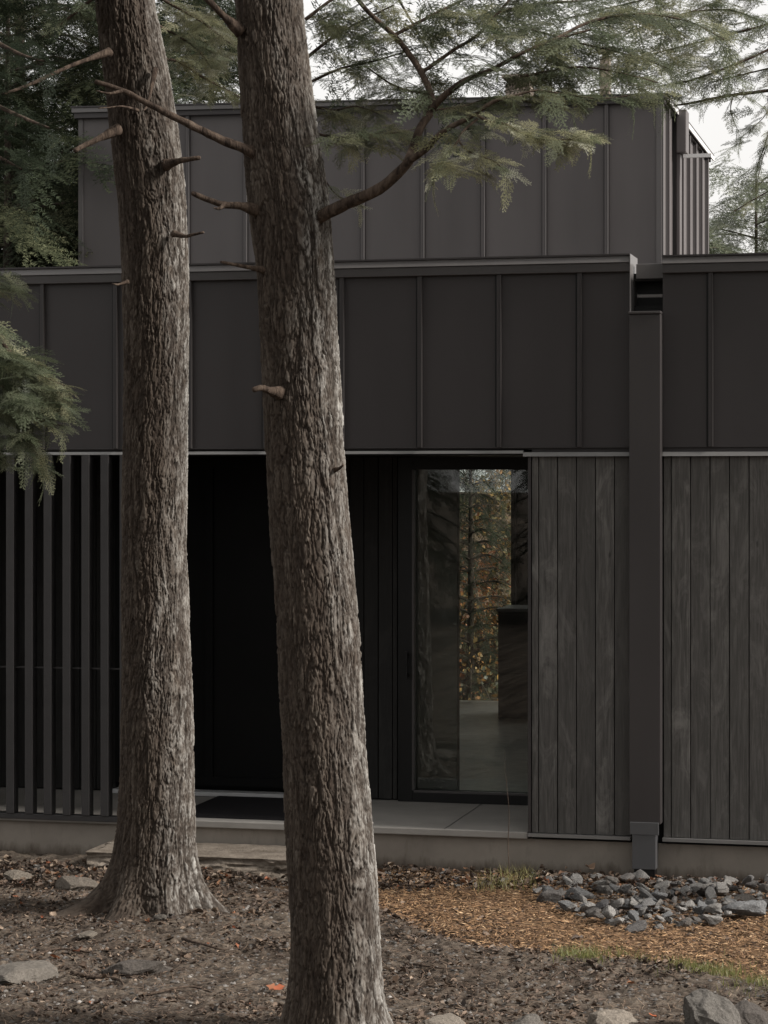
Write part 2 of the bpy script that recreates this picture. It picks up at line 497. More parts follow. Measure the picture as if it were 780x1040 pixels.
# under the metal band flashings
mb = MB()
mb.prof([(-.035, Z_BAND - .018), (.02, Z_BAND - .018), (.02, Z_BAND + .01), (-.02, Z_BAND + .01)], X_OPEN - .03, X_SP0 - .002)
mb.prof([(-.035, Z_BAND - .018), (.02, Z_BAND - .018), (.02, Z_BAND + .01), (-.02, Z_BAND + .01)], X_SP1 + .002, XR)
mb.prof([(-.025, Z_BAND + .002), (.02, Z_BAND + .002), (.02, Z_BAND + .022), (-.012, Z_BAND + .022)], XL, X_OPEN - .032)
mb.build('head_flashing', M_DRIP, house)

# --- metal band (left and right of the downspout)
zb = Z_BAND + .04
def seam_positions(us): return [X0(u) for u in us]
s_left = seam_positions([42, 116, 193.5, 269, 346.5, 426, 507, 587])
pitch = (s_left[-1] - s_left[0]) / 7
s_left = [s_left[-1] - pitch * k for k in range(0, 13)]
s_right = [X0(720) + pitch * k for k in range(0, 9)]
mb = MB()
mb.box(XL, X_SP0 - .001, 0.0, .14, zb, Z_PL + .03)
mb.box(X_SP1 + .001, XR, 0.0, .14, zb, Z_PR + .03)
mb.box(XL, XR, .02, .12, Z_BAND + .012, zb)          # shadow gap board
band = mb.build('band_panels', M_LOW, house)
mb = MB(); mb.box(X_SP0 - .1, X_SP1 + .1, .145, .2, Z_WB - .1, Z_PL - .25); mb.build('downspout_backing', M_BLACK, house)
mb = MB()
for x in s_left:
    if x > XL: mb.box(x - .001, x + .022, -.030, -.0005, zb + .004, Z_PL)
for x in s_right:
    if x < XR: mb.box(x - .001, x + .022, -.030, -.0005, zb + .004, Z_PR)
# edge trims beside downspout
mb.box(X_SP0 - .035, X_SP0 - .0015, -.018, -.0005, zb + .004, Z_PL)
mb.build('standing_seams', M_LOW, house, .002)
mb = MB()
for xs, zt in ((s_left, Z_PL), (s_right, Z_PR)):
    for x in xs:
        if XL < x < XR: mb.box(x + .0225, x + .0285, -.034, -.0005, zb + .004, zt)  # lighter strip paints the lit edge of each seam
mb.box(XL, X_SP0 - .002, -.012, -.0007, zb + .0002, zb + .0038)
mb.build('seam_edges', M_CAPD, house)
for xs, zt in ((s_left, Z_PL), (s_right, Z_PR)):
    mb = MB()
    for x in xs:
        if XL < x < XR: mb.box(x - .016, x - .0015, -.003, -.0005, zb + .004, zt)  # thin black strip paints the shadow line beside each seam
    mb.build('seam_shadows', M_BLACK, house)

# --- parapet caps
def cap(x0, x1, zt, dz):
    h = .118
    m1 = MB(); m1.prof([(-.045, zt - h), (-.045, zt - h * .50), (-.002, zt - h * .50), (-.002, zt - h)], x0, x1, -dz / 2, dz / 2)
    m1.build('cap_fascia', M_CAPD, house, .003)
    m2 = MB(); m2.prof([(-.058, zt - h * .50 + .001), (-.040, zt - .012), (.18, zt - .012), (.18, zt - h * .50 + .001)], x0, x1, -dz / 2, dz / 2)
    m2.build('cap_flashing', M_CAP, house, .003)
    m3 = MB(); m3.prof([(-.052, zt - .0115), (-.052, zt), (.2, zt), (.2, zt - .0115)], x0 - .002, x1 + .002, -dz / 2, dz / 2)
    m3.build('cap_lip', M_LOW, house)
ZCL = Z0(340, 265.0); ZCR = Z0(726, 258.5)
cap(XL, X_SP0 - .004, ZCL, 0)
cap(X_SP1 + .002, XR, ZCR, 0)
# --- wood cladding, front right
def boards(x0, x1, z0, z1, y0, y1, w, name, mat, first=None, gap=.006, parent=house):
    mb = MB(); x = x0
    r = random.Random(name + str(x0))
    while x < x1 - .01:
        xe = min(x + (first if (first and x == x0) else w), x1)
        mb.box(x + gap / 2, xe - gap / 2, y0 + r.uniform(0, .004), y1, z0, z1, r.random())
        x = xe
    o = mb.build(name, mat, parent, .002)
    return o
BW = (X0(624) - X0(547)) / 4
boards(X_OPEN + .022, X_SP0 - .006, Z_WB + .003, Z_BAND - .02, 0.0, .05, BW, 'board_cladding', M_WOOD, X0(547) - X_OPEN - .022)
boards(X_SP1 + .004, XR, Z_WB + .003, Z_BAND - .02, 0.0, .05, BW, 'board_cladding', M_WOOD, X0(681) - X_SP1)
mb = MB()
mb.box(X_OPEN, X_OPEN + .020, -.012, YB, Z_WB + .003, Z_BAND - .02)     # corner trim and porch end wall
mb.build('corner_trim', M_SPOUT, house)
mb = MB(); mb.box(X_OPEN + .021, XR, .052, .2, Z_WB - .2, Z_BAND + .01); mb.build('wall', M_VOID, house)
# --- porch back wall boards and soffit
mb = MB(); mb.box(XL, X_OPEN + .02, .02, YB, Z_BAND - .006, Z_BAND + .03); mb.build('soffit', M_BLACK, house)
X_DR0, X_DR1 = at(405, 500, YB)[0], at(545, 500, YB)[0]
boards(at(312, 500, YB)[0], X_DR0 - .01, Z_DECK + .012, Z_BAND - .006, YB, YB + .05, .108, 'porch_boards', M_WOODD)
# wall behind slats
X_SB = at(118, 500, YB)[0]
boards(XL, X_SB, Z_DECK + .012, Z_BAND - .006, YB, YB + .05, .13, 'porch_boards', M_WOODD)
mb = MB(); mb.box(XL, X_DR0 - .01, YB + .052, YB + .14, Z_DECK, Z_BAND)
mb.build('porch_back_wall', M_VOID, house)
# --- dark entrance door between
xa, xb = X_SB + .01, at(312, 500, YB)[0] - .01
dz = Z_BAND - .01
d = MB(); d.box(xa, xb, YB - .02, YB + .05, Z_DECK + .07, dz)  # near-black panel stands in for the unlit room behind door glass
door = d.build('entrance_door', M_VOID, house)
d = MB()
d.box(xa, xa + .06, YB - .05, YB - .021, Z_DECK + .075, dz - .002); d.box(xb - .06, xb, YB - .05, YB - .021, Z_DECK + .075, dz - .002)
d.box((xa + xb) / 2 - .03, (xa + xb) / 2 + .03, YB - .05, YB - .021, Z_DECK + .14, dz - .06)
d.box(xa + .061, xb - .061, YB - .05, YB - .021, dz - .06, dz - .002); d.box(xa + .061, xb - .061, YB - .05, YB - .021, Z_DECK + .075, Z_DECK + .14)
d.build('frame', M_VOID, door)
d = MB(); d.box(xa, xb, YB - .12, YB + .02, Z_DECK + .003, Z_DECK + .035); d.build('threshold', M_THR, door, .004)
# --- glass door on the right of the porch
zt_, zb_ = Z0(470, 477, YB), Z0(470, 804, YB)
gx0, gx1 = at(420, 500, YB)[0], X_DR1
gd = MB()
gd.box(X_DR0, gx0, YB - .03, YB + .09, Z_DECK + .001, Z_BAND - .008)
gd.box(gx1, gx1 + .1, YB - .03, YB + .09, Z_DECK + .001, Z_BAND - .008)
gd.box(gx0, gx1, YB - .03, YB + .09, zt_, Z_BAND - .008)
gd.box(gx0, gx1, YB - .03, YB + .09, Z_DECK + .001, zb_)
gdo = gd.build('glass_door', M_BLACK, house, .003)
gp = MB(); gp.box(gx0, gx1, YB + .03, YB + .036, zb_, zt_); gp.build('glass_pane', M_GLASS, gdo)
gs = MB(); gs.box(gx0 - .004, gx0 + .010, YB - .034, YB + .029, zb_ + .003, zt_ - .003); gs.box(gx0 + .01, gx1, YB - .034, YB - .018, zb_ - .012, zb_ + .004)
gs.build('glazing_bead', M_CAPD, gdo)
gh = MB(); gh.box(gx0 - .045, gx0 - .03, YB - .075, YB - .06, Z_DECK + .9, Z_DECK + 1.1)
gh.box(gx0 - .045, gx0 - .03, YB - .06, YB - .03, Z_DECK + .92, Z_DECK + .94); gh.box(gx0 - .045, gx0 - .03, YB - .06, YB - .03, Z_DECK + 1.06, Z_DECK + 1.08)
gh.build('handle', M_BLACK, gdo)

# --- interior room
ZC = Z_BAND + .05
wx0, wx1 = at(340, 500, YF)[0], at(519.5, 500, YF)[0]  # window widened out of sight behind the partition, to light the floor
wzb, wzt = Z0(490, 713, YF), Z0(490, 455, YF)
mb = MB(); mb.box(-4.2, 3.6, YB + .15, YF - .003, Z_DECK - .1, Z_DECK - .002); mb.build('room_floor', M_IFLOOR, house)
mb = MB(); mb.box(XL, XR, YB + .15, YF + .1, ZC, ZC + .06); mb.build('room_ceiling', M_IWALL, house)
mb = MB()
mb.box(XL, wx0 - .06, YF, YF + .12, -.1, ZC - .002); mb.box(wx1 + .05, wx1 + .25, YF, YF + .12, -.1, ZC - .002)
mb.box(wx0 - .06, wx1 + .05, YF, YF + .12, -.1, wzb - .05); mb.box(wx0 - .06, wx1 + .05, YF, YF + .12, wzt + .05, ZC - .002)
mb.build('rear_wall', M_VOID, house)
mb = MB(); mb.box(2.9, XR, YF, YF + .12, -.1, ZC - .002); mb.build('rear_wall', M_VOID, house)  # unseen opening left before this piece, added to light the floor
rw = MB()
rw.box(wx0 - .06, wx0, YF - .03, YF + .09, wzb - .05, wzt + .05); rw.box(wx1, wx1 + .05, YF - .03, YF + .09, wzb - .05, wzt + .05)
wm = at(464.5, 500, YF)[0]
rw.box(wx0, wx1, YF - .03, YF + .09, wzb - .05, wzb); rw.box(wx0, wx1, YF - .03, YF + .09, wzt, wzt + .05)
rwo = rw.build('rear_window', M_BLACK, house)
rw = MB(); rw.box(wm - .035, wm + .018, YF - .025, YF + .03, wzb, wzt); rw.build('mullion', M_BLACK, rwo)
gp = MB(); gp.box(wx0, wx1, YF + .03, YF + .036, wzb, wzt); gp.build('pane', M_GLASS, rwo)
# partition left inside the glass door
px1 = at(464, 500, 1.9)[0]
mb = MB(); mb.box(px1 - 2.4, px1, 1.9, 2.0, Z_DECK, ZC - .002); mb.build('partition', M_IWALL, house)
for xx in (3.0, -4.1):
    mb = MB(); mb.box(xx, xx + .1, YB + .2, YF - .05, Z_DECK, ZC - .002); mb.build('side_wall', M_IWALL, house)
# cabinet in the room
kx0, kx1 = at(503.5, 600, 7.4)[0], at(575, 600, 7.4)[0]
kt = Z0(510, 618, 7.4)
kab = empty('kitchen_counter', (kx0, 7.4, Z_DECK))
tag(kab, 'low black kitchen counter with pale top seen through the glass door', 'counter')
def loc(mbo, org):
    mbo.v = [(x - org[0], y - org[1], z - org[2]) for x, y, z in mbo.v]; return mbo
mb = MB(); mb.box(kx0 + .02, kx1, 7.42, 8.1, Z_DECK + .001, kt - .03); mb.box(kx0 + .03, kx1, 7.415, 7.419, Z_DECK + .1, kt - .06)
loc(mb, (kx0, 7.4, Z_DECK)).build('base', M_BLACK, kab)
mb = MB(); mb.box(kx0, kx1, 7.4, 8.12, kt - .03, kt); loc(mb, (kx0, 7.4, Z_DECK)).build('worktop', M_DRIP, kab, .003)
# --- low roof behind the parapet, side and rear shells
mb = MB(); mb.box(XL, XR, .15, YF + .1, Z_BAND + 1.15, Z_BAND + 1.2); mb.build('low_roof', M_ROOF, house)
mb = MB(); mb.box(XL - .1, XL, 0.0, YF + .12, -.1, Z_PL + .03); mb.box(XR, XR + .1, 0.0, YF + .12, -.1, Z_PL + .03)
mb.box(XL, XR, YF, YF + .12, ZC + .065, Z_PL - .25); mb.build('end_walls', M_LOW, house)

# --- downspout with scupper head
YS = -.10
zs = Z0(655, 317, YS)
ds = MB(); ds.box(X_SP0, X_SP1, YS, -.002, Z0(655, 837, YS), zs - .012)
dso = ds.build('downspout', M_SPOUT, house, .006)
ds = MB(); ds.box(X_SP0 + .006, X_SP1 - .012, YS - .008, YS - .001, Z0(655, 848, YS), Z0(655, 835, YS))
ds.box(X_SP0 + .02, X_SP1 - .032, YS - .002, -.004 + .02, Z0(655, 883, YS), Z0(655, 848, YS) - .001)
ds.build('outlet_shoe', M_FOOT, dso, .004)
ds = MB(); ds.box(X_SP0 + .03, X_SP1 - .042, YS + .02, .02, -.02, Z0(655, 883, YS) - .002); ds.build('drain_pipe', M_BLACK, dso)
ds = MB()
ds.box(X_SP0 - .004, X_SP1 + .001, YS - .014, -.0025, zs - .011, zs + .006)     # lip
ds.build('lip', M_CAPD, dso, .003)
# notch body: floor, back, bars
zsf = zs + .007
ds = MB()
ds.box(X_SP0 + .001, X_SP1 - .001, .30, .34, zs - .2, Z0(655, 282, .3))         # back of scupper
ds.box(X_SP0 + .001, X_SP1 - .001, .0, .34, zs - .24, zs - .2 - .001)
ds.build('scupper_back', M_BLACK, dso)
ds = MB()
ds.box(X_SP0 + .04, X_SP1 - .002, .005, .03, Z0(655, 302, 0), Z0(655, 299, 0))
ds.build('scupper_bar', M_CAP, dso)
ds = MB()
ds.box(X_SP0 + .02, X_SP1 - .001, .10, .16, Z0(655, 283, .1), Z0(655, 268, .1))
ds.build('scupper_header', M_CAP, dso, .002)
# left parapet return end (light edged)
ds = MB()
ds.box(X_SP0 - .003, X_SP0 + .002, -.058, .30, zs + .007, ZCL - .002)
ds.build('parapet_return', M_CAP, dso)
# --- upper volume
ux0, ux1 = at(80, 200, YU)[0], at(672, 200, YU)[0]
YUB = YU + 3.85
zu0, zu1 = Z0(80, 121, YU), Z0(671, 105, YU)       # wall top under the fascia, left/right
zur = zu1 - .0
base = Z_BAND + 1.2
def utop(x): return zu0 + (zu1 - zu0) * (x - ux0) / (ux1 - ux0)
mb = MB()
mb.hexa([(ux0, YU, base), (ux1, YU, base), (ux1, YUB, base), (ux0, YUB, base)],
        [(ux0, YU, zu0), (ux1, YU, zu1), (ux1, YUB, zu1), (ux0, YUB, zu0)])
up = mb.build('upper_volume', M_UP, house)
us = [248, 309, 369.5, 430, 491, 552.5, 614.5]
xs_ = [at(u, 200, YU)[0] for u in us]; pu = (xs_[-1] - xs_[0]) / 6
allx = [xs_[-1] - pu * k for k in range(0, 12)]
allx = [x for x in allx if x > ux0 + .1]
mb = MB(); me_ = MB(); mg_ = MB()
for x in allx:
    mb.box(x, x + .022, YU - .032, YU - .0005, base, utop(x) - .002)
    mg_.box(x - .014, x - .0005, YU - .003, YU - .0005, base, utop(x) - .002); me_.box(x + .0225, x + .030, YU - .036, YU - .0005, base, utop(x) - .002); mg_.box(x + .0305, x + .040, YU - .003, YU - .0005, base, utop(x) - .002)  # dark strips paint the seam's shadow lines, lighter strip its lit edge
for x in (ux0 + .001, ux1 - .045): me_.box(x, x + .044, YU - .014, YU - .0006, base, utop(x) - .004)
sx = YU + .30
k = 0
while sx < YUB - .1:
    mb.box(ux1 + .0005, ux1 + .035, sx, sx + .03, base, zu1 - .002)
    me_.box(ux1 + .0005, ux1 + .010, sx - .012, sx - .0005, base, zu1 - .002)
    sx += pu
me_.box(ux1 + .0006, ux1 + .015, YU + .001, YU + .045, base, zu1 - .004)
me_.box(ux1 + .0006, ux1 + .015, YUB - .045, YUB, base, zu1 - .004)
mb.build('upper_seams', M_UP, up, .003)
me_.build('seam_edges', M_UPL, up); mg_.build('seam_shadows', M_LOW, up)
# upper base flashing visible in the gap
# roof edge
zA, zB = Z0(80, 109, YU), Z0(672, 96, YU)
rf = MB()
def slab(x0, x1, y0, y1, za0, za1, zb0, zb1, mbx):
    mbx.hexa([(x0, y0, za0), (x1, y0, zb0), (x1, y1, zb0), (x0, y1, za0)], [(x0, y0, za1), (x1, y0, zb1), (x1, y1, zb1), (x0, y1, za1)])
slab(ux0 - .03, ux1 + .03, YU - .05, YUB + .05, zu0, zu0 + (zA - zu0) * .45, zu1, zu1 + (zB - zu1) * .45, rf)
rfo = rf.build('roof', M_LOW, up, .003)
rf = MB()
slab(ux0 - .045, ux1 + .05, YU - .07, YUB + .07, zu0 + (zA - zu0) * .45 + .001, zA - .014, zu1 + (zB - zu1) * .45 + .001, zB - .014, rf)
rf.build('roof_edge', M_CAP, rfo, .003)
rf = MB(); slab(ux0 - .055, ux1 + .06, YU - .08, YUB + .08, zA - .013, zA, zB - .013, zB, rf); rf.build('roof_lip', M_LOW, rfo)
rf = MB(); rf.box(ux1 + .0505, ux1 + .062, YU + .1, YUB + .06, zu1 + .012, zB - .02); rf.build('side_drip_edge', M_PALE, rfo)  # pale strip paints the sky reflected in the metal roof edge
# conductor head on the side wall
ch = MB()
yc = YU + .75
cz0, cz1 = Z0(690, 155, yc), Z0(690, 111, yc)
ca, cb = ux1 + .04, at(697, 130, yc)[0]
ch.box(ca, cb, yc, yc + .22, cz0, cz1)
cho = ch.build('conductor_head', M_UP, up, .008)
ch = MB(); ch.box(ux1 + .036, cb - .06, yc + .04, yc + .18, base, cz0 - .001); ch.build('pipe', M_UP, cho, .006)
ch = MB(); ch.box(cb - .03, at(722, 158, yc)[0], yc + .02, yc + .05, cz0 - .045, cz0 - .012); ch.build('outlet_arm', M_PALE, cho)
# roof vents
def vent(u0, u1, v0, v1, Y, name, mat):
    x0, x1 = at(u0, v0, Y)[0], at(u1, v0, Y)[0]; z1 = Z0(u0, v0, Y); z0 = zu1
    m = MB(); m.box(x0 + .03, x1 - .03, Y, Y + (x1 - x0) - .06, z0, z1 - .09)
    o = m.build(name, mat, up, .005)
    m = MB(); m.box(x0, x1, Y - .03, Y + (x1 - x0) - .03, z1 - .035, z1); m.box(x0 + .05, x1 - .05, Y + .02, Y + (x1 - x0) - .08, z1 - .089, z1 - .036)
    m.build('cap', mat, o, .004)
M_BRICK = m_plain('pale_render', (.30, .25, .21), .9, .15, 6, .2)
vent(510, 541, 76, 95, YU + 2.0, 'chimney', M_BRICK)
vent(606, 622, 50, 95, YU + 2.6, 'flue', M_BRICK)

# --- slat screen (part of the house)
sc = empty('slat_screen', (0, 0, 0)); sc.parent = house
mbr = MB(); mbr.box(XL, X_SL + .03, -.03, .05, Z0(60, 832.5), Z0(60, 827)); 
rail = mbr.build('bottom_rail', M_SLAT, sc, .003)
mbr = MB(); mbr.box(XL, X_SL + .03, .0, .012, Z0(60, 679), Z0(60, 677.5)); mbr.build('tie_rod', M_SLAT, sc)
sw = X0(16) - X0(8.3); sp_ = (X0(104) - X0(8.3)) / 5
x = X0(8.3) + 6 * sp_ + .0
k = 0
slat_me = None
while x > XL + .1:
    if slat_me is None:
        m = MB(); m.box(0, sw, -.04, .05, Z0(60, 827) + .001, Z_BAND - .002)
        o = m.build('slat', M_SLAT, sc, .003); slat_me = o.data
    else:
        o = bpy.data.objects.new('slat', slat_me); link(o, sc)
        b = o.modifiers.new('bevel', 'BEVEL'); b.width = .003; b.segments = 2
    o.location = (x, 0, 0)
    x -= sp_; k += 1

# ---------------------------------------------------------------- doormat
mx0, mx1 = at(170, 820, 0)[0], at(330, 820, 0)[0]
dm = MB(); dm.box(0, mx1 - mx0, 0, 1.03, 0, .012)
for q in range(46):
    dm.box(.02, mx1 - mx0 - .02, .02 + q * .0215, .032 + q * .0215, .0121, .018)
dmo = dm.build('doormat', M_MAT)
dmo.location = (mx0, .12, Z_DECK + .001)
tag(dmo, 'black ribbed doormat on the porch before the dark entrance door', 'doormat')

# ---------------------------------------------------------------- stones
def rock_mesh(name, seed, mat, flat=.6, planes=14, sub=3, rough=.03, dr=(.55, .95)):
    import bmesh
    rg = np.random.default_rng(seed)
    bm = bmesh.new(); bmesh.ops.create_icosphere(bm, subdivisions=sub, radius=1)
    V = np.array([v.co[:] for v in bm.verts])
    N = rg.normal(size=(planes, 3)); N /= np.linalg.norm(N, axis=1)[:, None]; dd = rg.uniform(dr[0], dr[1], planes)
    dots = V @ N.T
    r = np.where(dots > .05, dd / np.maximum(dots, .05), 9).min(1); r = np.minimum(r, 1.15)
    r = r * (1 + rough * fbm(V[:, 0] * 3 + 5, V[:, 1] * 3 + V[:, 2] * 2, seed, 4))
    V = V * r[:, None] * np.array([1, rg.uniform(.6, .85), flat * rg.uniform(.8, 1.2)])
    for v, c in zip(bm.verts, V): v.co = c
    me = bpy.data.meshes.new(name); bm.to_mesh(me); bm.free(); me.materials.append(mat)
    return me
stone_me = [rock_mesh('stone', 100 + k, M_ROCK, R.uniform(.45, .72), 8, 3, .08, (.42, .78)) for k in range(18)]
def gh(x, y): return float(ground_h(np.array([x]), np.array([y]))[0])
def stone(me, x, y, s, name, label, group=None, sink=.35, z=None, tilt=.35, cat='stone'):
    o = bpy.data.objects.new(name, me); link(o)
    o.scale = (s, s, s); o.rotation_euler = (random.uniform(-tilt, tilt), random.uniform(-tilt, tilt), random.uniform(0, 6.28))
    o.location = (x, y, (gh(x, y) if z is None else z) + s * .5 * (1 - sink))
    tag(o, label, cat, group); return o
# rubble heap by the downspout: things
placed = []
def try_place(u, v, s, z=None, lab=None, grp='rubble stones heaped under the downspout', sink=.05, force=False):
    p = atz(u, v, .03)
    if not force:
        for q in placed:
            if math.hypot(q[0] - p[0], q[1] - p[1]) < (q[2] + s) * .60: return False
    if p[1] > -.04 - s: p[1] = -.05 - s
    placed.append((p[0], p[1], s))
    stone(random.choice(stone_me), p[0], p[1], s, 'stone', lab or 'angular grey stone lying in the rubble heap at the foot of the downspout', grp if not lab else grp, sink, z)
    return True
big = [(558, 912, .105, 'pale broad flat stone at the left end of the rubble heap'),
       (588, 911, .10, 'rounded brown grey stone right of the pale flat stone in the rubble heap'),
       (614, 903, .095, 'dark blue grey stone below the wall left of the downspout foot'),
       (577, 922, .07, 'small pale stone in front of the pale flat stone at heap left end'),
       (760, 928, .15, 'large brownish slab stone at the right end of the rubble heap'),
       (725, 934, .085, 'light grey stone in front of the heap left of the brown slab stone'),
       (648, 940, .08, 'frontmost pale grey stone of the rubble heap below the downspout'),
       (720, 905, .12, 'long grey stone tilted against others right of the downspout')]
for u, v, s, lab in big: try_place(u, v, s, lab=lab, force=True, sink=.2)
# lower layer
n_ = 0; tries = 0
while n_ < 178 and tries < 6000:
    tries += 1
    u = R.uniform(545, 860); v = R.uniform(889, 941)
    p = atz(u, v, 0)
    if p[1] < inside_curve(stone_edge, p[0]) + R.uniform(-.05, .08): continue
    s = R.choice([.022, .032, .042, .055, .072], p=[.12, .32, .30, .18, .08])
    if try_place(u, v, s): n_ += 1
# upper layer of the heap
for q in range(88):
    u = R.normal(680, 68); v = R.uniform(896, 930)
    if not 575 < u < 830: continue
    p = atz(u, v, .06); s = R.uniform(.03, .062)
    if p[1] > -.05 - s: p[1] = -.06 - s
    stone(random.choice(stone_me), p[0], p[1], s, 'stone', 'angular grey stone lying in the rubble heap at the foot of the downspout', 'rubble stones heaped under the downspout', 0, .035 + random.uniform(0, .02), .6)
# stray stones at the wall, left part
for q in range(24):
    u = R.uniform(380, 560); v = R.uniform(888, 903)
    p = atz(u, v, 0); s = R.uniform(.015, .038); p[1] = min(p[1], -.06)
    stone(random.choice(stone_me), p[0], p[1], s, 'stone', 'small stray stone among the leaves along the concrete plinth', 'stray stones along the plinth', .3)
# boulders
def boulder(u, v, s, seed, label, flat=.6, sink=.3, rz=None, planes=22):
    me = rock_mesh('boulder', seed, M_ROCKB, flat, planes, 5, .14, (.68, .98))
    p = atz(u, v, .02)
    o = stone(me, p[0], p[1], s * .92, 'boulder', label, None, sink + .22, None, .12, 'boulder')
    if rz is not None: o.rotation_euler[2] = rz
    return o
boulder(722, 1050, .19, 431, 'rough grey brown boulder in the bottom right corner', .62, .1)
boulder(760, 1046, .15, 432, 'smaller boulder touching the right side of the rough grey brown one', .62, .15)
boulder(622, 1046, .155, 403, 'low rounded boulder at the lower edge left of the corner boulders', .5, .35)
boulder(455, 1050, .16, 404, 'flat pale slab stone near the base of the right hemlock', .22, .4)
boulder(535, 1052, .17, 405, 'flat speckled slab stone at the lower edge between two boulders', .25, .4)
boulder(77, 902, .17, 406, 'flat pale rock on the soil left of the left hemlock', .33, .35)
boulder(135, 985, .20, 407, 'half buried rounded rock in front of the left hemlock', .35, .55)
boulder(18, 893, .12, 408, 'small pale rock at the left edge below the slat screen', .4, .3)
boulder(88, 951, .09, 409, 'thin light stone lying flat in front of the left hemlock roots', .2, .3)
boulder(20, 990, .24, 410, 'broad half buried rock at the left edge of the picture', .28, .6)
boulder(178, 934, .05, 411, 'small upright stone against the foot of the left hemlock', .9, .1)
boulder(162, 941, .045, 412, 'little flat stone just left of the upright stone at the hemlock foot', .5, .1)
boulder(388 + 125, 1000, .03, 413, 'small whitish pebble on the soil right of the right hemlock', .7, .2)

# granite step
sx0, sx1 = at(104, 860, -.3)[0], at(352, 860, -.3)[0]
nxs, nys, nzs = 150, 40, 14
def step_mesh():
    # rounded noisy slab: top grid wrapped over the sides
    L = sx1 - sx0; Wd = .60; Hh = .165
    xs = np.linspace(0, L, 220)
    prof = []
    for k in range(40): prof.append((-Wd + .0, -.08 + (Hh + .06) * k / 39))
    for k in range(1, 50): prof.append((-Wd + Wd * 1.0 * k / 49, Hh - .02))
    prof = np.array(prof)
    Xg, K = np.meshgrid(xs, np.arange(len(prof)), indexing='ij')
    Yg = prof[K, 0].copy(); Zg = prof[K, 1].copy()
    fr = sstep(45, 30, K)
    n = fbm(Xg * 3, K * .12, 71, 5); n2 = fbm(Xg * 14, K * .4, 75, 4)
    Yg += fr * (.07 * n + .025 * n2) + .0
    Yg += fr * .06 * sstep(.06, .15, Zg)  # battered
    Zg += (1 - fr) * (.006 * n + .003 * n2)
    Yg = np.minimum(Yg, .03)
    V = np.stack([Xg + sx0 + .05 * fbm(K * .1, K * 0, 77, 3) * np.where(Xg < .3, 1, 0), Yg, Zg], -1)
    # close the left/right ends by folding
    m = len(prof); nn = len(xs)
    V = V.reshape(-1, 3)
    i, j = np.meshgrid(np.arange(nn - 1), np.arange(m - 1), indexing='ij')
    a = i * m + j
    F = np.stack([a, a + m, a + m + 1, a + 1], -1).reshape(-1, 4)
    # ends
    e = []
    V2 = [V]; base = len(V)
    for row in (0, nn - 1):
        ring = V[row * m:(row + 1) * m].copy(); flat = ring.copy(); flat[:, 1] = .03; flat[:, 2] = np.minimum(flat[:, 2], ring[:, 2])
        V2.append(flat); jj = np.arange(m - 1)
        e.append(np.stack([row * m + jj, row * m + jj + 1, base + jj + 1, base + jj], -1)); base += m
    return np.vstack(V2), np.vstack([F] + e)
sv, sf = step_mesh()
so = npobj('stone_step', sv - np.array([sx0, 0, 0]), sf, M_STEP, smooth=True)
so.location = (sx0, 0, 0)
tag(so, 'rough granite step slab below the porch between the two trunks', 'step')

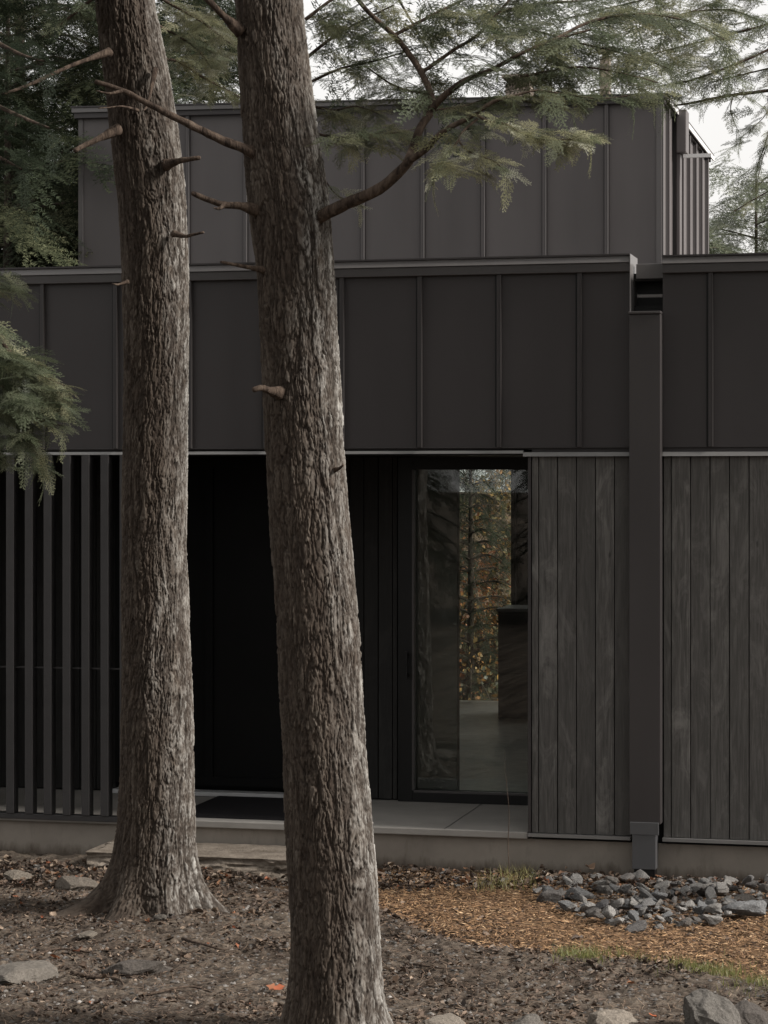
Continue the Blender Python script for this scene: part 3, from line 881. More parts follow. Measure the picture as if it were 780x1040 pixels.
# ---------------------------------------------------------------- hero trunks
def trunk_mesh(name, prof, seed, parent, flare=None, twist=0.0, ntheta=380, dzf=.006, ztop=10.5):
    """prof: list of (centre xyz, radius) from the bottom up"""
    cz = np.array([c[2] for c, r in prof]); cx = np.array([c[0] for c, r in prof]); cy = np.array([c[1] for c, r in prof]); cr = np.array([r for c, r in prof])
    zs = np.concatenate([np.arange(cz[0], 6.0, dzf), np.arange(6.0, ztop, .05)])
    th = np.linspace(0, 2 * np.pi, ntheta, endpoint=False)
    Zg, Tg = np.meshgrid(zs, th, indexing='ij')
    def ip(a):  # smooth interpolation
        z = zs; y = np.interp(z, cz, a)
        k = np.ones(41) / 41
        pad = np.concatenate([np.full(20, y[0]) - (y[1]-y[0]) * np.arange(20, 0, -1), y, np.full(20, y[-1])])
        return np.convolve(pad, k, 'valid')
    Cx, Cy, Cr = ip(cx), ip(cy), ip(cr)
    r0 = float(np.mean(cr[:4]))
    n = int(round(2 * np.pi * r0 / .030))
    u = Tg / (2 * np.pi) * n + twist * Zg
    # wraps need integer shift, twist applied in the noise domain only
    A_ = Tg / (2 * np.pi)
    w1 = fbm(A_ * 14, Zg * 2.6, seed, 5, 14)
    w2 = fbm(A_ * 70, Zg * 22, seed + 3, 4, 70)
    sh = twist * Zg
    nw_ = int(round(2 * np.pi * r0 / .043))
    u1 = A_ * nw_ + 1.1 * w1 + .30 * w2 + sh * 2.2
    def stretch(n_, zl, sd, oc=4, warp=1.0):
        return fbm(A_ * n_ + (sh * 2.2 + 1.1 * w1) * n_ / nw_ * warp + .25 * w2, Zg / zl + .5 * w1, sd, oc, n_)
    N1 = stretch(nw_, .24, seed + 101, 5)
    N2 = stretch(int(nw_ * 1.8), .13, seed + 131, 4)
    c1 = sstep(.0, .13, np.abs(N1)); c2 = sstep(.0, .12, np.abs(N2 + .04))
    n = int(round(2 * np.pi * r0 / .026))
    us = A_ * n + (sh * 2.2 + 1.15 * w1) * n / nw_ + .55 * w2
    vs = Zg / .12 + 1.1 * fbm(A_ * 24, Zg * 7, seed + 8, 4, 24) + .25 * w2
    f1, f2, idv = voro(us, vs, n, seed)
    e = f2 - f1
    c3 = sstep(.0, .20, e)
    n2 = int(round(2 * np.pi * r0 / .011))
    g1, g2, id2 = voro(A_ * n2 + (sh * 2.2 + 1.15 * w1) * n2 / nw_ + .8 * w2, Zg / .026 + w1 + .6 * w2, n2, seed + 31)
    small = sstep(0, .30, g2 - g1)
    fine = fbm(A_ * 260 + w1 * 6, Zg * 60, seed + 50, 4, 260)
    lay = N1 * 3.0 + fine * .35; terr = (np.floor(lay * 2) + sstep(.75, 1, lay * 2 - np.floor(lay * 2))) / 6
    ridge = c1 * (.35 + .65 * c2) * (.45 + .55 * c3)
    sun_side = np.clip(.22 + .6 * fbm(A_ * 8, Zg * 1.3, seed + 60, 3, 8) + .55 * np.cos(Tg - camang(15)), 0, 1)  # sunlit side of the trunk, painted into the bark colour
    hgt = ridge * (.6 + .3 * idv) + .22 * terr + .14 * small * idv + .15 * fine
    disp = .0155 * (hgt - .5) + .008 * fbm(A_ * 8, Zg * 2.0, seed + 70, 3, 8)
    Rg = Cr[:, None] + disp
    if flare:
        for (ang, wd, amt, hh) in flare:
            dth = np.abs((Tg - ang + np.pi) % (2 * np.pi) - np.pi)
            zz = np.clip(Zg - 0, -.2, 9)
            Rg = Rg + amt * np.exp(-(dth / wd) ** 2) * np.exp(-np.clip(zz, -.05, 9) / hh)
    X = Cx[:, None] + Rg * np.cos(Tg); Y = Cy[:, None] + Rg * np.sin(Tg)
    m, k = Zg.shape
    i, j = np.meshgrid(np.arange(m - 1), np.arange(k), indexing='ij')
    a = i * k + j; b = i * k + (j + 1) % k
    F = np.stack([a, b, b + k, a + k], -1).reshape(-1, 4)
    hc = np.clip(.04 + .46 * ridge + .20 * ridge * (idv - .3) + .25 * terr + .14 * small * (id2 - .2) + .30 * fine, 0, 1)
    C = np.stack([hc.ravel(), np.clip(id2 * .6 + .5 * (.5 - sun_side), 0, 1).ravel(), sun_side.ravel()], 1)  # painted browner on the side away from the sun
    V = np.stack([X.ravel(), Y.ravel(), Zg.ravel()], 1)
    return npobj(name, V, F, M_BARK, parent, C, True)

def trunk_prof(rows, D):
    out = []
    for (v, l, r) in rows[::-1]:
        D_ = D
        out.append((P((l + r) / 2, v, D_), (r - l) / 2 * D_ / FPX))
    return out
treeL = empty('hemlock_tree'); tag(treeL, 'straight hemlock with furrowed bark and flared roots, left of the two foreground trunks', 'tree', 'big hemlocks before the house')
rowsL = [(-420, 65, 112), (-200, 80, 132), (0, 97, 156), (50, 103, 167), (100, 109, 176), (150, 114, 183), (200, 120, 188), (260, 124, 191), (330, 126, 191), (460, 125.5, 189.5), (560, 125, 189.5), (640, 124.5, 192), (720, 124, 195), (800, 122, 197), (850, 120, 198), (880, 118, 199), (905, 116, 201), (930, 112, 204), (965, 108, 208)]
pL = trunk_prof(rowsL, 14.3)
def camang(deg):    # angle around the trunk measured from the camera's right hand side
    return math.atan2(RT[1], RT[0]) + math.radians(deg)
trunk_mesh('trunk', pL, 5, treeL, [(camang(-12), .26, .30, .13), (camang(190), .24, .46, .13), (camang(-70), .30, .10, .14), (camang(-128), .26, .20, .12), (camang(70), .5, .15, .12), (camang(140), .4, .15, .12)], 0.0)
treeR = empty('hemlock_tree'); tag(treeR, 'nearer leaning hemlock with a long living limb, right of the two foreground trunks', 'tree', 'big hemlocks before the house')
rowsR = [(-620, 170, 228), (-300, 208, 275), (0, 239, 306), (50, 242, 311), (110, 246, 318), (170, 250, 329), (215, 254, 335), (260, 260, 338), (330, 264, 342), (400, 267, 346), (460, 271, 349), (520, 275, 354), (600, 280, 361), (680, 284, 367), (750, 287, 371), (820, 290, 376), (900, 294, 382), (960, 296, 386), (1020, 295, 388), (1045, 292, 391), (1075, 285, 397), (1110, 280, 402)]
pR = trunk_prof(rowsR, 11.1)
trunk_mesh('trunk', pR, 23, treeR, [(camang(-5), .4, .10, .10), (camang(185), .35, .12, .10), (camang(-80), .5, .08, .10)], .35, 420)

# surface roots of left tree
for k, pts in enumerate([[(122, 914), (98, 925), (75, 934), (52, 940)]]):
    q = []
    for i_, (u, v) in enumerate(pts):
        p = atz(u, v, .0); p[2] = gh(p[0], p[1]) + (.035 - .02 * i_); p[2] -= .02; q.append(p)
    V, F, _ = tube(q, np.linspace(.04, .010, len(q)), 12, k, .15)
    o = npobj('surface_root', V, F, M_LIMB, treeL, smooth=True)

# ---------------------------------------------------------------- foliage templates
def spray_template(seed, L=.5, twig_step=.032, tl_step=.024, nstep=.004, nl=.012, nw=.0028, width=.42):
    rg = np.random.default_rng(seed)
    segs = []     # start, end, has needles
    def add(p, d, l, curve, lvl):
        n = max(1, int(l / .02)); q = p.copy(); dd = d.copy()
        for _ in range(n):
            e = q + dd * l / n
            segs.append((q.copy(), e.copy(), lvl)); q = e
            dd = dd + np.array([0, 0, -curve]) + rg.normal(0, .03, 3); dd /= np.linalg.norm(dd)
        return q
    add(np.zeros(3), np.array([1., 0, .05]), L, .012, 0)
    x = .02; side = 1
    while x < L:
        l = width * L * (1 - x / L) ** .8 * rg.uniform(.35, 1.15) + .025
        ang = math.radians(rg.uniform(34, 56))
        d = np.array([math.cos(ang), side * math.sin(ang), rg.uniform(-.12, .08)]); d /= np.linalg.norm(d)
        p = np.array([x, 0, .05 * x - .3 * x * x])
        add(p, d, l, .02, 1)
        s = .015; sd = 1
        while s < l:
            l2 = (.34 * (l - s) + .012) * rg.uniform(.6, 1.2)
            a2 = math.radians(rg.uniform(38, 58)) * sd
            c_, s_ = math.cos(a2), math.sin(a2)
            d2 = np.array([d[0] * c_ - d[1] * s_, d[0] * s_ + d[1] * c_, d[2] + rg.uniform(-.2, .1)]); d2 /= np.linalg.norm(d2)
            add(p + d * s + np.array([0, 0, -.4 * s * s]), d2, l2, .02, 2)
            s += tl_step * rg.uniform(.8, 1.2); sd = -sd
        x += twig_step * .5 * rg.uniform(.8, 1.25); side = -side
    A = np.array([s[0] for s in segs]); B = np.array([s[1] for s in segs]); lv = np.array([s[2] for s in segs])
    V = []; C = []
    ln = np.linalg.norm(B - A, axis=1); T = (B - A) / ln[:, None]
    side_v = np.cross(T, np.array([0, 0, 1.])); side_v /= np.linalg.norm(side_v, axis=1)[:, None]
    upv = np.cross(side_v, T)
    # stems as thin triangles
    w = np.array([.0022, .0014, .0008])[lv][:, None]
    tri = np.stack([A - side_v * w, A + side_v * w, B], 1)
    V.append(tri.reshape(-1, 3)); C.append(np.full(len(tri) * 3, .0))
    tri = np.stack([A - upv * w, A + upv * w, B], 1)
    V.append(tri.reshape(-1, 3)); C.append(np.full(len(tri) * 3, .0))
    for i_ in range(len(A)):
        m = max(1, int(ln[i_] / nstep))
        if lv[i_] == 0 and A[i_][0] < .6 * L: continue
        t_ = (np.arange(m) + rg.uniform(0, 1, m)) / m
        for sg in (-1, 1):
            a_ = np.radians(rg.uniform(50, 80, m))[:, None]
            d_ = T[i_] * np.cos(a_) + sg * side_v[i_] * np.sin(a_) + upv[i_] * rg.uniform(-.15, .35, (m, 1))
            p_ = A[i_] + (B[i_] - A[i_]) * t_[:, None]
            nn = nl * rg.uniform(.7, 1.15, (m, 1))
            tri = np.stack([p_ - T[i_] * nw / 2, p_ + T[i_] * nw / 2, p_ + d_ * nn], 1)
            V.append(tri.reshape(-1, 3)); C.append(np.repeat(rg.uniform(.2, 1, m), 3))
    V = np.vstack(V); C = np.concatenate(C)
    return V, C
FINE = [spray_template(500 + k, .5, .042, .027, .0044, .0115, .0046, .46) for k in range(5)]
COARSE = [spray_template(600 + k, .9, .085, .07, .019, .036, .0105, .45) for k in range(4)]

def place_sprays(items, templates, rg, tint_fn=None):
    """items: (pos, dir, up, scale, tint, droop)"""
    Vs = []; Cs = []
    for (p, d, up, s, tint, droop) in items:
        V, C = templates[rg.integers(len(templates))]
        d = d / np.linalg.norm(d); sd = np.cross(up, d); sd /= np.linalg.norm(sd) + 1e-9; u2 = np.cross(d, sd)
        W = V * s
        W = W + 0
        z = W[:, 2] - droop * W[:, 0] ** 2
        Vs.append(p + W[:, :1] * d + W[:, 1:2] * sd * (1 if rg.random() < .5 else -1) + z[:, None] * u2)
        c1 = np.clip(tint + .22 * (C - .5), 0, 1)
        Cs.append(np.stack([np.where(C == 0, .05, c1), np.where(C == 0, .2, C), C], 1))
    V = np.vstack(Vs); C = np.vstack(Cs)
    F = np.arange(len(V), dtype=np.int32).reshape(-1, 3)
    return V, F, C

class Limbs:
    """wood and sprays of one tree"""
    def __init__(s, seed): s.rg = np.random.default_rng(seed); s.items = []; s.seed = seed; s.wood = Buf()
    def limb(s, pts, r0, r1, sprays=None, own=None, n=8, rough=.06):
        pts = [np.asarray(p, float) for p in pts]
        V, F, q = tube(pts, np.linspace(r0, r1, len(pts)), n, s.seed + len(s.items), rough)
        if own: npobj(own[0], V, F, own[1], own[2], smooth=True)
        else: s.wood.add(V, F)
        if sprays: s.along(q, **sprays)
        return q
    def along(s, q, step=.11, size=1.0, t0=.2, tint=.4, droop=.6, spread=50, tiltsd=.35, tip=True, jit=.25, down=-.15, face=.28, templ_jit=0):
        L = np.concatenate([[0], np.cumsum(np.linalg.norm(np.diff(q, axis=0), axis=1))])
        tot = L[-1]; x = tot * t0; sd = 1
        while x < tot:
            p = np.array([np.interp(x, L, q[:, k]) for k in range(3)])
            i_ = min(np.searchsorted(L, x), len(q) - 1); T = q[i_] - q[i_ - 1]; T = T / np.linalg.norm(T)
            Th = np.array([T[0], T[1], T[2] * .4]); Th /= np.linalg.norm(Th) + 1e-9
            lat = np.cross(Th, [0, 0, 1]); lat /= np.linalg.norm(lat) + 1e-9
            a_ = math.radians(spread + s.rg.normal(0, 14))
            d = Th * math.cos(a_) + sd * lat * math.sin(a_) + np.array([0, 0, down + s.rg.normal(0, jit * .6)])
            up = np.array([s.rg.normal(0, tiltsd), s.rg.normal(0, tiltsd), 1.])
            sc = size * s.rg.uniform(.65, 1.15) * (1 - .35 * x / tot)
            up = up + np.array([0, -face, 0])
            if templ_jit: p = p + s.rg.normal(0, templ_jit, 3)
            s.items.append((p, d, up, sc, np.clip(tint + s.rg.normal(0, .15), 0, 1), droop * s.rg.uniform(.2, 1.3)))
            x += step * s.rg.uniform(.7, 1.3); sd = -sd
        if tip:
            T = q[-1] - q[-2]; s.items.append((q[-1], T + np.array([0, 0, -.1]), np.array([0, 0, 1.]), size * .8, tint, droop))
    def spray(s, u, v, D, du, dv, dD, size, tint, droop=.5, tilt=.35):
        """one spray from a point, heading by picture offsets"""
        p = P(u, v, D); e = P(u + du, v + dv, D + dD)
        up = np.array([s.rg.normal(0, tilt), s.rg.normal(0, tilt), 1.])
        s.items.append((p, e - p, up, size, tint, droop))
    def fill(s, clusters):
        rg = s.rg
        for (u, v, ru, rv, D, dD, n, tint, size, bias) in clusters:
            for _ in range(n):
                a_ = rg.uniform(0, 6.283); q = math.sqrt(rg.random())
                d_ = D + rg.uniform(-dD, dD); p = P(u + ru * q * math.cos(a_), v + rv * q * math.sin(a_), d_)
                h_ = rg.uniform(0, 6.283)
                d = np.array([math.cos(h_), math.sin(h_), 0]) + bias * RT + np.array([0, 0, rg.normal(-.12, .22)])
                up = np.array([rg.normal(0, .4), rg.normal(-.2, .4), 1.])
                s.items.append((p, d, up, size * rg.uniform(.55, 1.25), np.clip(tint + rg.normal(0, .14), 0, 1), rg.uniform(.1, .9)))
    def build(s, parent, templates, mat, woodmat=None, name='foliage', wname='branches'):
        V, F, C = place_sprays(s.items, templates, s.rg)
        npobj(name, V, F, mat, parent, C)
        if s.wood.V: s.wood.obj(wname, woodmat or M_LIMB, parent, True)

# ---- dead branches on the two hero trunks
def dead(parent, pts, r0, r1, seed, sub=()):
    rad_ = np.linspace(r0, r1, len(pts)); rad_[0] *= 1.8
    V, F, q = tube([P(*p) for p in pts], rad_, 10, seed, .12)
    o = npobj('dead_branch', V, F, M_LIMB, parent, smooth=True)
    for sp2 in sub:
        V, F, _ = tube([P(*p) for p in sp2], np.linspace(r1 * 1.2, .002, len(sp2)), 6, seed + 1, .1)
        npobj('twig', V, F, M_LIMB, o, smooth=True)
dead(treeR, [(262, 156, 11.0), (248, 151, 10.97), (225, 142, 10.95), (200, 130, 10.93), (175, 118, 10.9), (150, 105, 10.9), (125, 92, 10.9), (97, 83, 10.9)], .024, .010, 1,
     [[(125, 92, 10.9), (112, 95, 10.85), (98, 92, 10.8)]])
dead(treeR, [(262, 214, 11.0), (245, 209, 10.95), (228, 208, 10.9), (212, 203, 10.9), (195, 196, 10.88)], .020, .011, 2, [[(228, 208, 10.9), (222, 212, 10.85), (217, 211, 10.8)]])
dead(treeR, [(272, 275, 11.0), (256, 272, 10.95), (240, 269, 10.9), (224, 266, 10.88)], .013, .006, 3)
dead(treeR, [(284, 399, 10.95), (274, 397, 10.88), (266, 394, 10.84), (257, 396, 10.82)], .020, .012, 4)
dead(treeR, [(245, 32, 11.0), (228, 17, 10.95), (211, 0, 10.9), (190, -20, 10.9)], .020, .012, 5)
dead(treeR, [(338, 477, 11.0), (344, 476, 10.95), (349, 472, 10.93)], .010, .004, 6)
dead(treeL, [(168, 168, 14.1), (180, 164, 14.05), (190, 162, 14.0), (203, 160, 13.98)], .022, .012, 7)
dead(treeL, [(176, 237, 14.1), (188, 240, 14.05), (197, 238, 14.0), (207, 236, 13.98)], .013, .007, 8)
dead(treeL, [(120, 131, 14.1), (100, 141, 14.0), (85, 148, 13.95), (76, 153, 13.9)], .020, .014, 9)
dead(treeL, [(158, 70, 14.1), (150, 105, 13.95), (146, 112, 13.9)], .010, .004, 10)
dead(treeL, [(112, 53, 14.1), (90, 60, 14.0), (60, 72, 13.9), (30, 86, 13.8), (5, 95, 13.7)], .016, .008, 11)
dead(treeL, [(130, 286, 14.1), (120, 289, 14.05), (114, 288, 14.0)], .008, .004, 12)
dead(treeL, [(140, 112, 14.05), (125, 108, 13.9), (112, 109, 13.85), (100, 110, 13.8)], .006, .003, 13)

# ---- living limb of the right hemlock, reaching right
LR = Limbs(77)
D0 = 11.1
main = LR.limb([P(322, 222, 11.0), P(333, 216, 10.95), P(352, 207, 10.9), P(385, 192, 10.8), P(404, 176, 10.75), P(416, 163, 10.72)], .031, .022, None, ('limb', M_LIMB, treeR), 14, .06)
upb = LR.limb([P(414, 165, 10.72), P(419, 152, 10.75), P(428, 128, 10.8), P(438, 112, 10.85), P(437, 94, 10.9), P(428, 74, 11.0), P(415, 54, 11.1), P(400, 36, 11.2), P(372, 10, 11.4), P(350, -20, 11.5)], .022, .010, None)
LR.along(upb[16:], .05, .75, .0, .35, .5)
b1 = LR.limb([P(429, 73, 11.0), P(445, 62, 11.0), P(462, 50, 11.0), P(482, 38, 11.0), P(498, 22, 11.0), P(512, 6, 11.0), P(530, -14, 11.0)], .010, .005, dict(step=.046, size=0.68, t0=.15, tint=.33, droop=.5))
b2 = LR.limb([P(438, 113, 10.85), P(446, 102, 10.8), P(464, 87, 10.75), P(480, 78, 10.7), P(499, 71, 10.65), P(528, 55, 10.6), P(560, 42, 10.6), P(600, 30, 10.6)], .018, .005, dict(step=.046, size=0.72, t0=.25, tint=.33, droop=.5))
b3 = LR.limb([P(416, 163, 10.72), P(433, 151, 10.6), P(451, 133, 10.5), P(477, 119, 10.45), P(502, 103, 10.4), P(520, 98, 10.4)], .017, .007, dict(step=.06, size=.5, t0=.3, tint=.40, droop=.5))
b4 = LR.limb([P(484, 117, 10.4), P(498, 124, 10.35), P(513, 126, 10.3), P(528, 134, 10.3), P(543, 141, 10.25), P(570, 142, 10.2), P(597, 140, 10.2)], .007, .0025, dict(step=.028, size=.42, t0=.15, tint=.72, droop=.5, spread=45, tiltsd=.5))
b5 = LR.limb([P(485, 121, 10.45), P(474, 130, 10.4), P(466, 142, 10.35), P(478, 155, 10.3), P(500, 163, 10.25), P(514, 174, 10.2)], .006, .0025, dict(step=.028, size=.42, t0=.2, tint=.7, droop=.6, spread=45, tiltsd=.5))
b6 = LR.limb([P(466, 142, 10.35), P(455, 158, 10.3), P(446, 170, 10.3), P(440, 182, 10.3)], .005, .002, dict(step=.03, size=.4, t0=.1, tint=.74, droop=.6, tiltsd=.5))
b7 = LR.limb([P(520, 98, 10.4), P(545, 92, 10.4), P(575, 96, 10.4), P(610, 100, 10.4), P(640, 97, 10.4)], .006, .003, dict(step=.046, size=0.48, t0=.0, tint=.35, droop=.5))
b8 = LR.limb([P(528, 78, 10.6), P(560, 72, 10.6), P(590, 68, 10.6), P(630, 74, 10.6), P(668, 84, 10.6)], .007, .003, dict(step=.046, size=.62, t0=.0, tint=.35, droop=.5))
b9 = LR.limb([P(560, 42, 10.6), P(600, 22, 10.7), P(650, 14, 10.8), P(700, 22, 10.9), P(735, 40, 11.0)], .008, .003, dict(step=.046, size=0.68, t0=.0, tint=.36, droop=.5))
b10 = LR.limb([P(400, 36, 11.2), P(440, 15, 11.2), P(480, -5, 11.2), P(530, -30, 11.2)], .010, .005, dict(step=.046, size=0.72, t0=.0, tint=.3, droop=.5))
b11 = LR.limb([P(437, 94, 10.9), P(415, 92, 11.0), P(395, 84, 11.2), P(370, 66, 11.4)], .008, .003, dict(step=.046, size=0.48, t0=.1, tint=.45, droop=.5))
# wispy sprays just right of the trunk
b12 = LR.limb([P(318, 135, 11.2), P(345, 140, 11.2), P(370, 136, 11.1), P(400, 135, 11.0), P(425, 130, 11.0)], .007, .002, dict(step=.035, size=.45, t0=.1, tint=.62, droop=.5, tiltsd=.4))
b13 = LR.limb([P(318, 108, 11.3), P(340, 112, 11.3), P(362, 108, 11.3), P(385, 116, 11.2)], .007, .002, dict(step=.035, size=.45, t0=.0, tint=.68, droop=.6))
b14 = LR.limb([P(324, 172, 11.2), P(335, 190, 11.2), P(345, 200, 11.15), P(365, 208, 11.1)], .004, .0015, dict(step=.07, size=.26, t0=.3, tint=.8, droop=.6))
b15 = LR.limb([P(310, 60, 11.4), P(335, 40, 11.4), P(360, 25, 11.4), P(400, 5, 11.4)], .01, .004, dict(step=.046, size=0.64, t0=.1, tint=.45, droop=.5))
b16 = LR.limb([P(310, 20, 11.4), P(345, -5, 11.4), P(390, -20, 11.4)], .01, .004, dict(step=.046, size=0.72, t0=.0, tint=.35, droop=.5))
b17 = LR.limb([P(480, 20, 11.5), P(540, 5, 11.5), P(600, 0, 11.5), P(660, -10, 11.5)], .01, .004, dict(step=.046, size=0.72, t0=.0, tint=.28, droop=.5))
b18 = LR.limb([P(312, 85, 11.3), P(345, 70, 11.3), P(380, 62, 11.2), P(420, 50, 11.2)], .008, .003, dict(step=.045, size=.55, t0=.0, tint=.62, droop=.5))
b19 = LR.limb([P(438, 112, 10.85), P(470, 108, 10.9), P(505, 98, 10.9), P(540, 104, 10.9), P(580, 112, 10.9)], .005, .002, dict(step=.03, size=.48, t0=.1, tint=.45, droop=.4))
b20 = LR.limb([P(540, 30, 11.0), P(590, 44, 11.0), P(640, 56, 11.0), P(680, 70, 11.0)], .006, .002, dict(step=.045, size=.6, t0=.0, tint=.5, droop=.4))
LR.fill([(355, 28, 50, 38, 11.4, .4, 40, .6, .5, .5), (465, 18, 60, 24, 11.2, .5, 36, .48, .55, .4), (392, 78, 36, 22, 11.2, .4, 18, .6, .45, .4),
         (540, 28, 60, 34, 10.9, .5, 44, .48, .56, .4), (625, 45, 60, 40, 10.9, .5, 50, .52, .54, .4), (560, 84, 60, 18, 10.6, .4, 14, .5, .42, .4),
         (472, 80, 32, 16, 10.8, .3, 7, .5, .36, .5), (640, 86, 34, 14, 10.6, .4, 9, .5, .45, .3), (372, 140, 46, 14, 11.1, .3, 46, .62, .38, .7),
         (470, 166, 34, 12, 10.3, .25, 34, .74, .30, .6), (556, 138, 46, 8, 10.25, .2, 44, .70, .32, .8), (482, 124, 34, 10, 10.4, .2, 20, .5, .32, .6), (348, 200, 16, 10, 11.1, .15, 9, .8, .25, .5), (345, 112, 30, 14, 11.3, .2, 20, .7, .4, .5)])
LR.build(treeR, FINE, M_NEEDLE)

LL = Limbs(78)
LL.limb([P(150, -10, 14.4), P(175, 5, 14.6), P(205, 22, 14.8), P(235, 45, 15.0), P(262, 60, 15.1)], .012, .003, dict(step=.032, size=.55, t0=.2, tint=.72, droop=.5))
LL.limb([P(158, 60, 14.4), P(180, 62, 14.7), P(205, 78, 14.9), P(232, 92, 15.0), P(250, 102, 15.1)], .010, .003, dict(step=.035, size=.42, t0=.3, tint=.78, droop=.5))
LL.limb([P(150, 20, 14.4), P(178, 35, 14.7), P(200, 50, 14.9), P(215, 70, 15.0)], .010, .003, dict(step=.032, size=.5, t0=.3, tint=.7, droop=.5))
LL.limb([P(130, -20, 14.2), P(100, -5, 14.2), P(70, 18, 14.2), P(40, 40, 14.2), P(12, 52, 14.2)], .014, .003, dict(step=.035, size=.5, t0=.3, tint=.3, droop=.5))
LL.fill([(205, 42, 34, 34, 14.9, .4, 80, .70, .42, .3), (215, 95, 26, 12, 15.0, .3, 16, .74, .34, .3)])
LL.build(treeL, FINE, M_NEEDLE)
# ---- crown above the frame for both heroes (coarse)
def conifer_crown_items(L, base, z0, z1, rmax, top, step=.42, per=5, tint=.3, dens=.34, rmin=.4, size=1.0, topr=.5, slope=-.15):
    rg = L.rg; z = z0; a0 = rg.uniform(0, 6.28)
    while z < z1:
        f = (z1 - z) / (z1 - z0)
        for k in range(per):
            a_ = a0 + k * 6.283 / per + rg.normal(0, .3); ln = (rmin + (rmax - rmin) * f ** topr) * rg.uniform(.7, 1.15)
            cxy = base(z)
            d = np.array([math.cos(a_), math.sin(a_), 0])
            pts = [cxy, cxy + d * ln * .35 + [0, 0, .08 * ln], cxy + d * ln * .7 + [0, 0, (.08 + slope) * ln * .8], cxy + d * ln + [0, 0, (2.4 * slope) * ln * .9]]
            L.limb(pts, .014 + .008 * ln, .004, dict(step=dens, size=size, t0=.12, tint=tint, droop=.3, tiltsd=.3), n=5)
        z += step * rg.uniform(.8, 1.2); a0 += 1.3
def axis_from(prof):
    cz = [c[2] for c, r in prof]; cx = [c[0] for c, r in prof]; cy = [c[1] for c, r in prof]
    def f(z): return np.array([np.interp(z, cz, cx), np.interp(z, cz, cy), z])
    return f
for tr, prof, sd in ((treeL, pL, 801), (treeR, pR, 802)):
    L = Limbs(sd)
    conifer_crown_items(L, axis_from(prof), 6.6, 10.6, 3.0, 12, per=5, dens=.36)
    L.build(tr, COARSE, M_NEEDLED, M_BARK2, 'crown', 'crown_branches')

# ---------------------------------------------------------------- other hemlocks: near left (only boughs reach into the picture)
def simple_trunk(parent, base, h, r, lean=(0, 0), seed=0):
    pts = [np.array([base[0] + lean[0] * t_ * h, base[1] + lean[1] * t_ * h, base[2] + t_ * h]) for t_ in (-.02, .02, .1, .3, .6, .85, 1)]
    V, F, _ = tube(pts, np.array([1.35, 1.12, 1, .85, .6, .3, .06]) * r, 24, seed, .05)
    npobj('trunk', V, F, M_BARK2, parent, smooth=True)
bp = P(-175, 1000, 11.6); bp[2] = 0
tN = empty('hemlock_tree', (0, 0, 0)); tag(tN, 'hemlock standing outside the left edge whose drooping green bough hangs before the slat screen', 'tree', 'hemlocks around the clearing')
simple_trunk(tN, bp, 9, .17, (0, 0), 31)
LN = Limbs(91)
LN.limb([P(-170, 300, 11.6), P(-110, 290, 11.4), P(-60, 300, 11.2), P(-20, 325, 11.0), P(10, 358, 10.9), P(30, 385, 10.8), P(50, 405, 10.8)], .022, .004, dict(step=.022, size=.62, t0=.40, tint=.5, droop=.5, spread=38, down=-.3, tiltsd=.45))
LN.limb([P(-60, 300, 11.2), P(-20, 340, 11.0), P(0, 380, 10.9), P(15, 420, 10.9), P(35, 450, 10.9)], .01, .003, dict(step=.026, size=.5, t0=.35, tint=.45, droop=.8, spread=35, down=-.5, tiltsd=.5))
LN.limb([P(-20, 345, 11.0), P(0, 356, 11.0), P(20, 363, 11.0)], .004, .002, dict(step=.08, size=.36, t0=.2, tint=.5, droop=.3, spread=25, down=-.05))
LN.limb([P(-20, 340, 11.0), P(15, 368, 10.8), P(50, 385, 10.75), P(66, 392, 10.7)], .005, .002, dict(step=.03, size=.4, t0=.2, tint=.66, droop=.5, spread=30, down=-.15, tiltsd=.4))
LN.limb([P(-30, 370, 11.0), P(5, 395, 10.8), P(38, 425, 10.75), P(62, 432, 10.7)], .005, .002, dict(step=.03, size=.42, t0=.1, tint=.6, droop=.6, spread=35, down=-.25, tiltsd=.4))
LN.limb([P(-40, 400, 11.0), P(-15, 420, 10.8), P(12, 445, 10.75), P(25, 455, 10.7)], .005, .002, dict(step=.03, size=.45, t0=.0, tint=.5, droop=.6, spread=35, down=-.25, tiltsd=.4))
LN.limb([P(25, 440, 10.9), P(38, 462, 10.9), P(44, 478, 10.9)], .004, .0015, dict(step=.03, size=.4, t0=.0, tint=.5, droop=.5, spread=25, down=-.8))
LN.limb([P(-170, 250, 11.6), P(-90, 255, 11.5), P(-40, 268, 11.4), P(-5, 286, 11.3), P(12, 292, 11.3)], .012, .003, dict(step=.08, size=.36, t0=.5, tint=.42, droop=.5, spread=30, down=-.1))
LN.limb([P(-90, 290, 11.4), P(-40, 305, 11.4), P(-14, 315, 11.4)], .006, .002, dict(step=.08, size=.3, t0=.4, tint=.45, droop=.4, spread=30, down=-.1))
LN.fill([(-6, 392, 34, 42, 10.9, .3, 75, .34, .42, 1.0), (30, 410, 30, 26, 10.8, .25, 44, .36, .36, 1.0), (10, 450, 26, 18, 10.8, .2, 22, .4, .32, .6), (-4, 292, 16, 14, 11.3, .2, 26, .45, .28, 1.5), (6, 368, 26, 12, 10.9, .2, 30, .42, .32, 1.5), (20, 455, 20, 24, 10.8, .2, 16, .4, .3, .3), (45, 412, 26, 14, 10.75, .2, 26, .42, .3, 1.5)])
LN.build(tN, FINE, M_NEEDLE)
LD = Limbs(95)
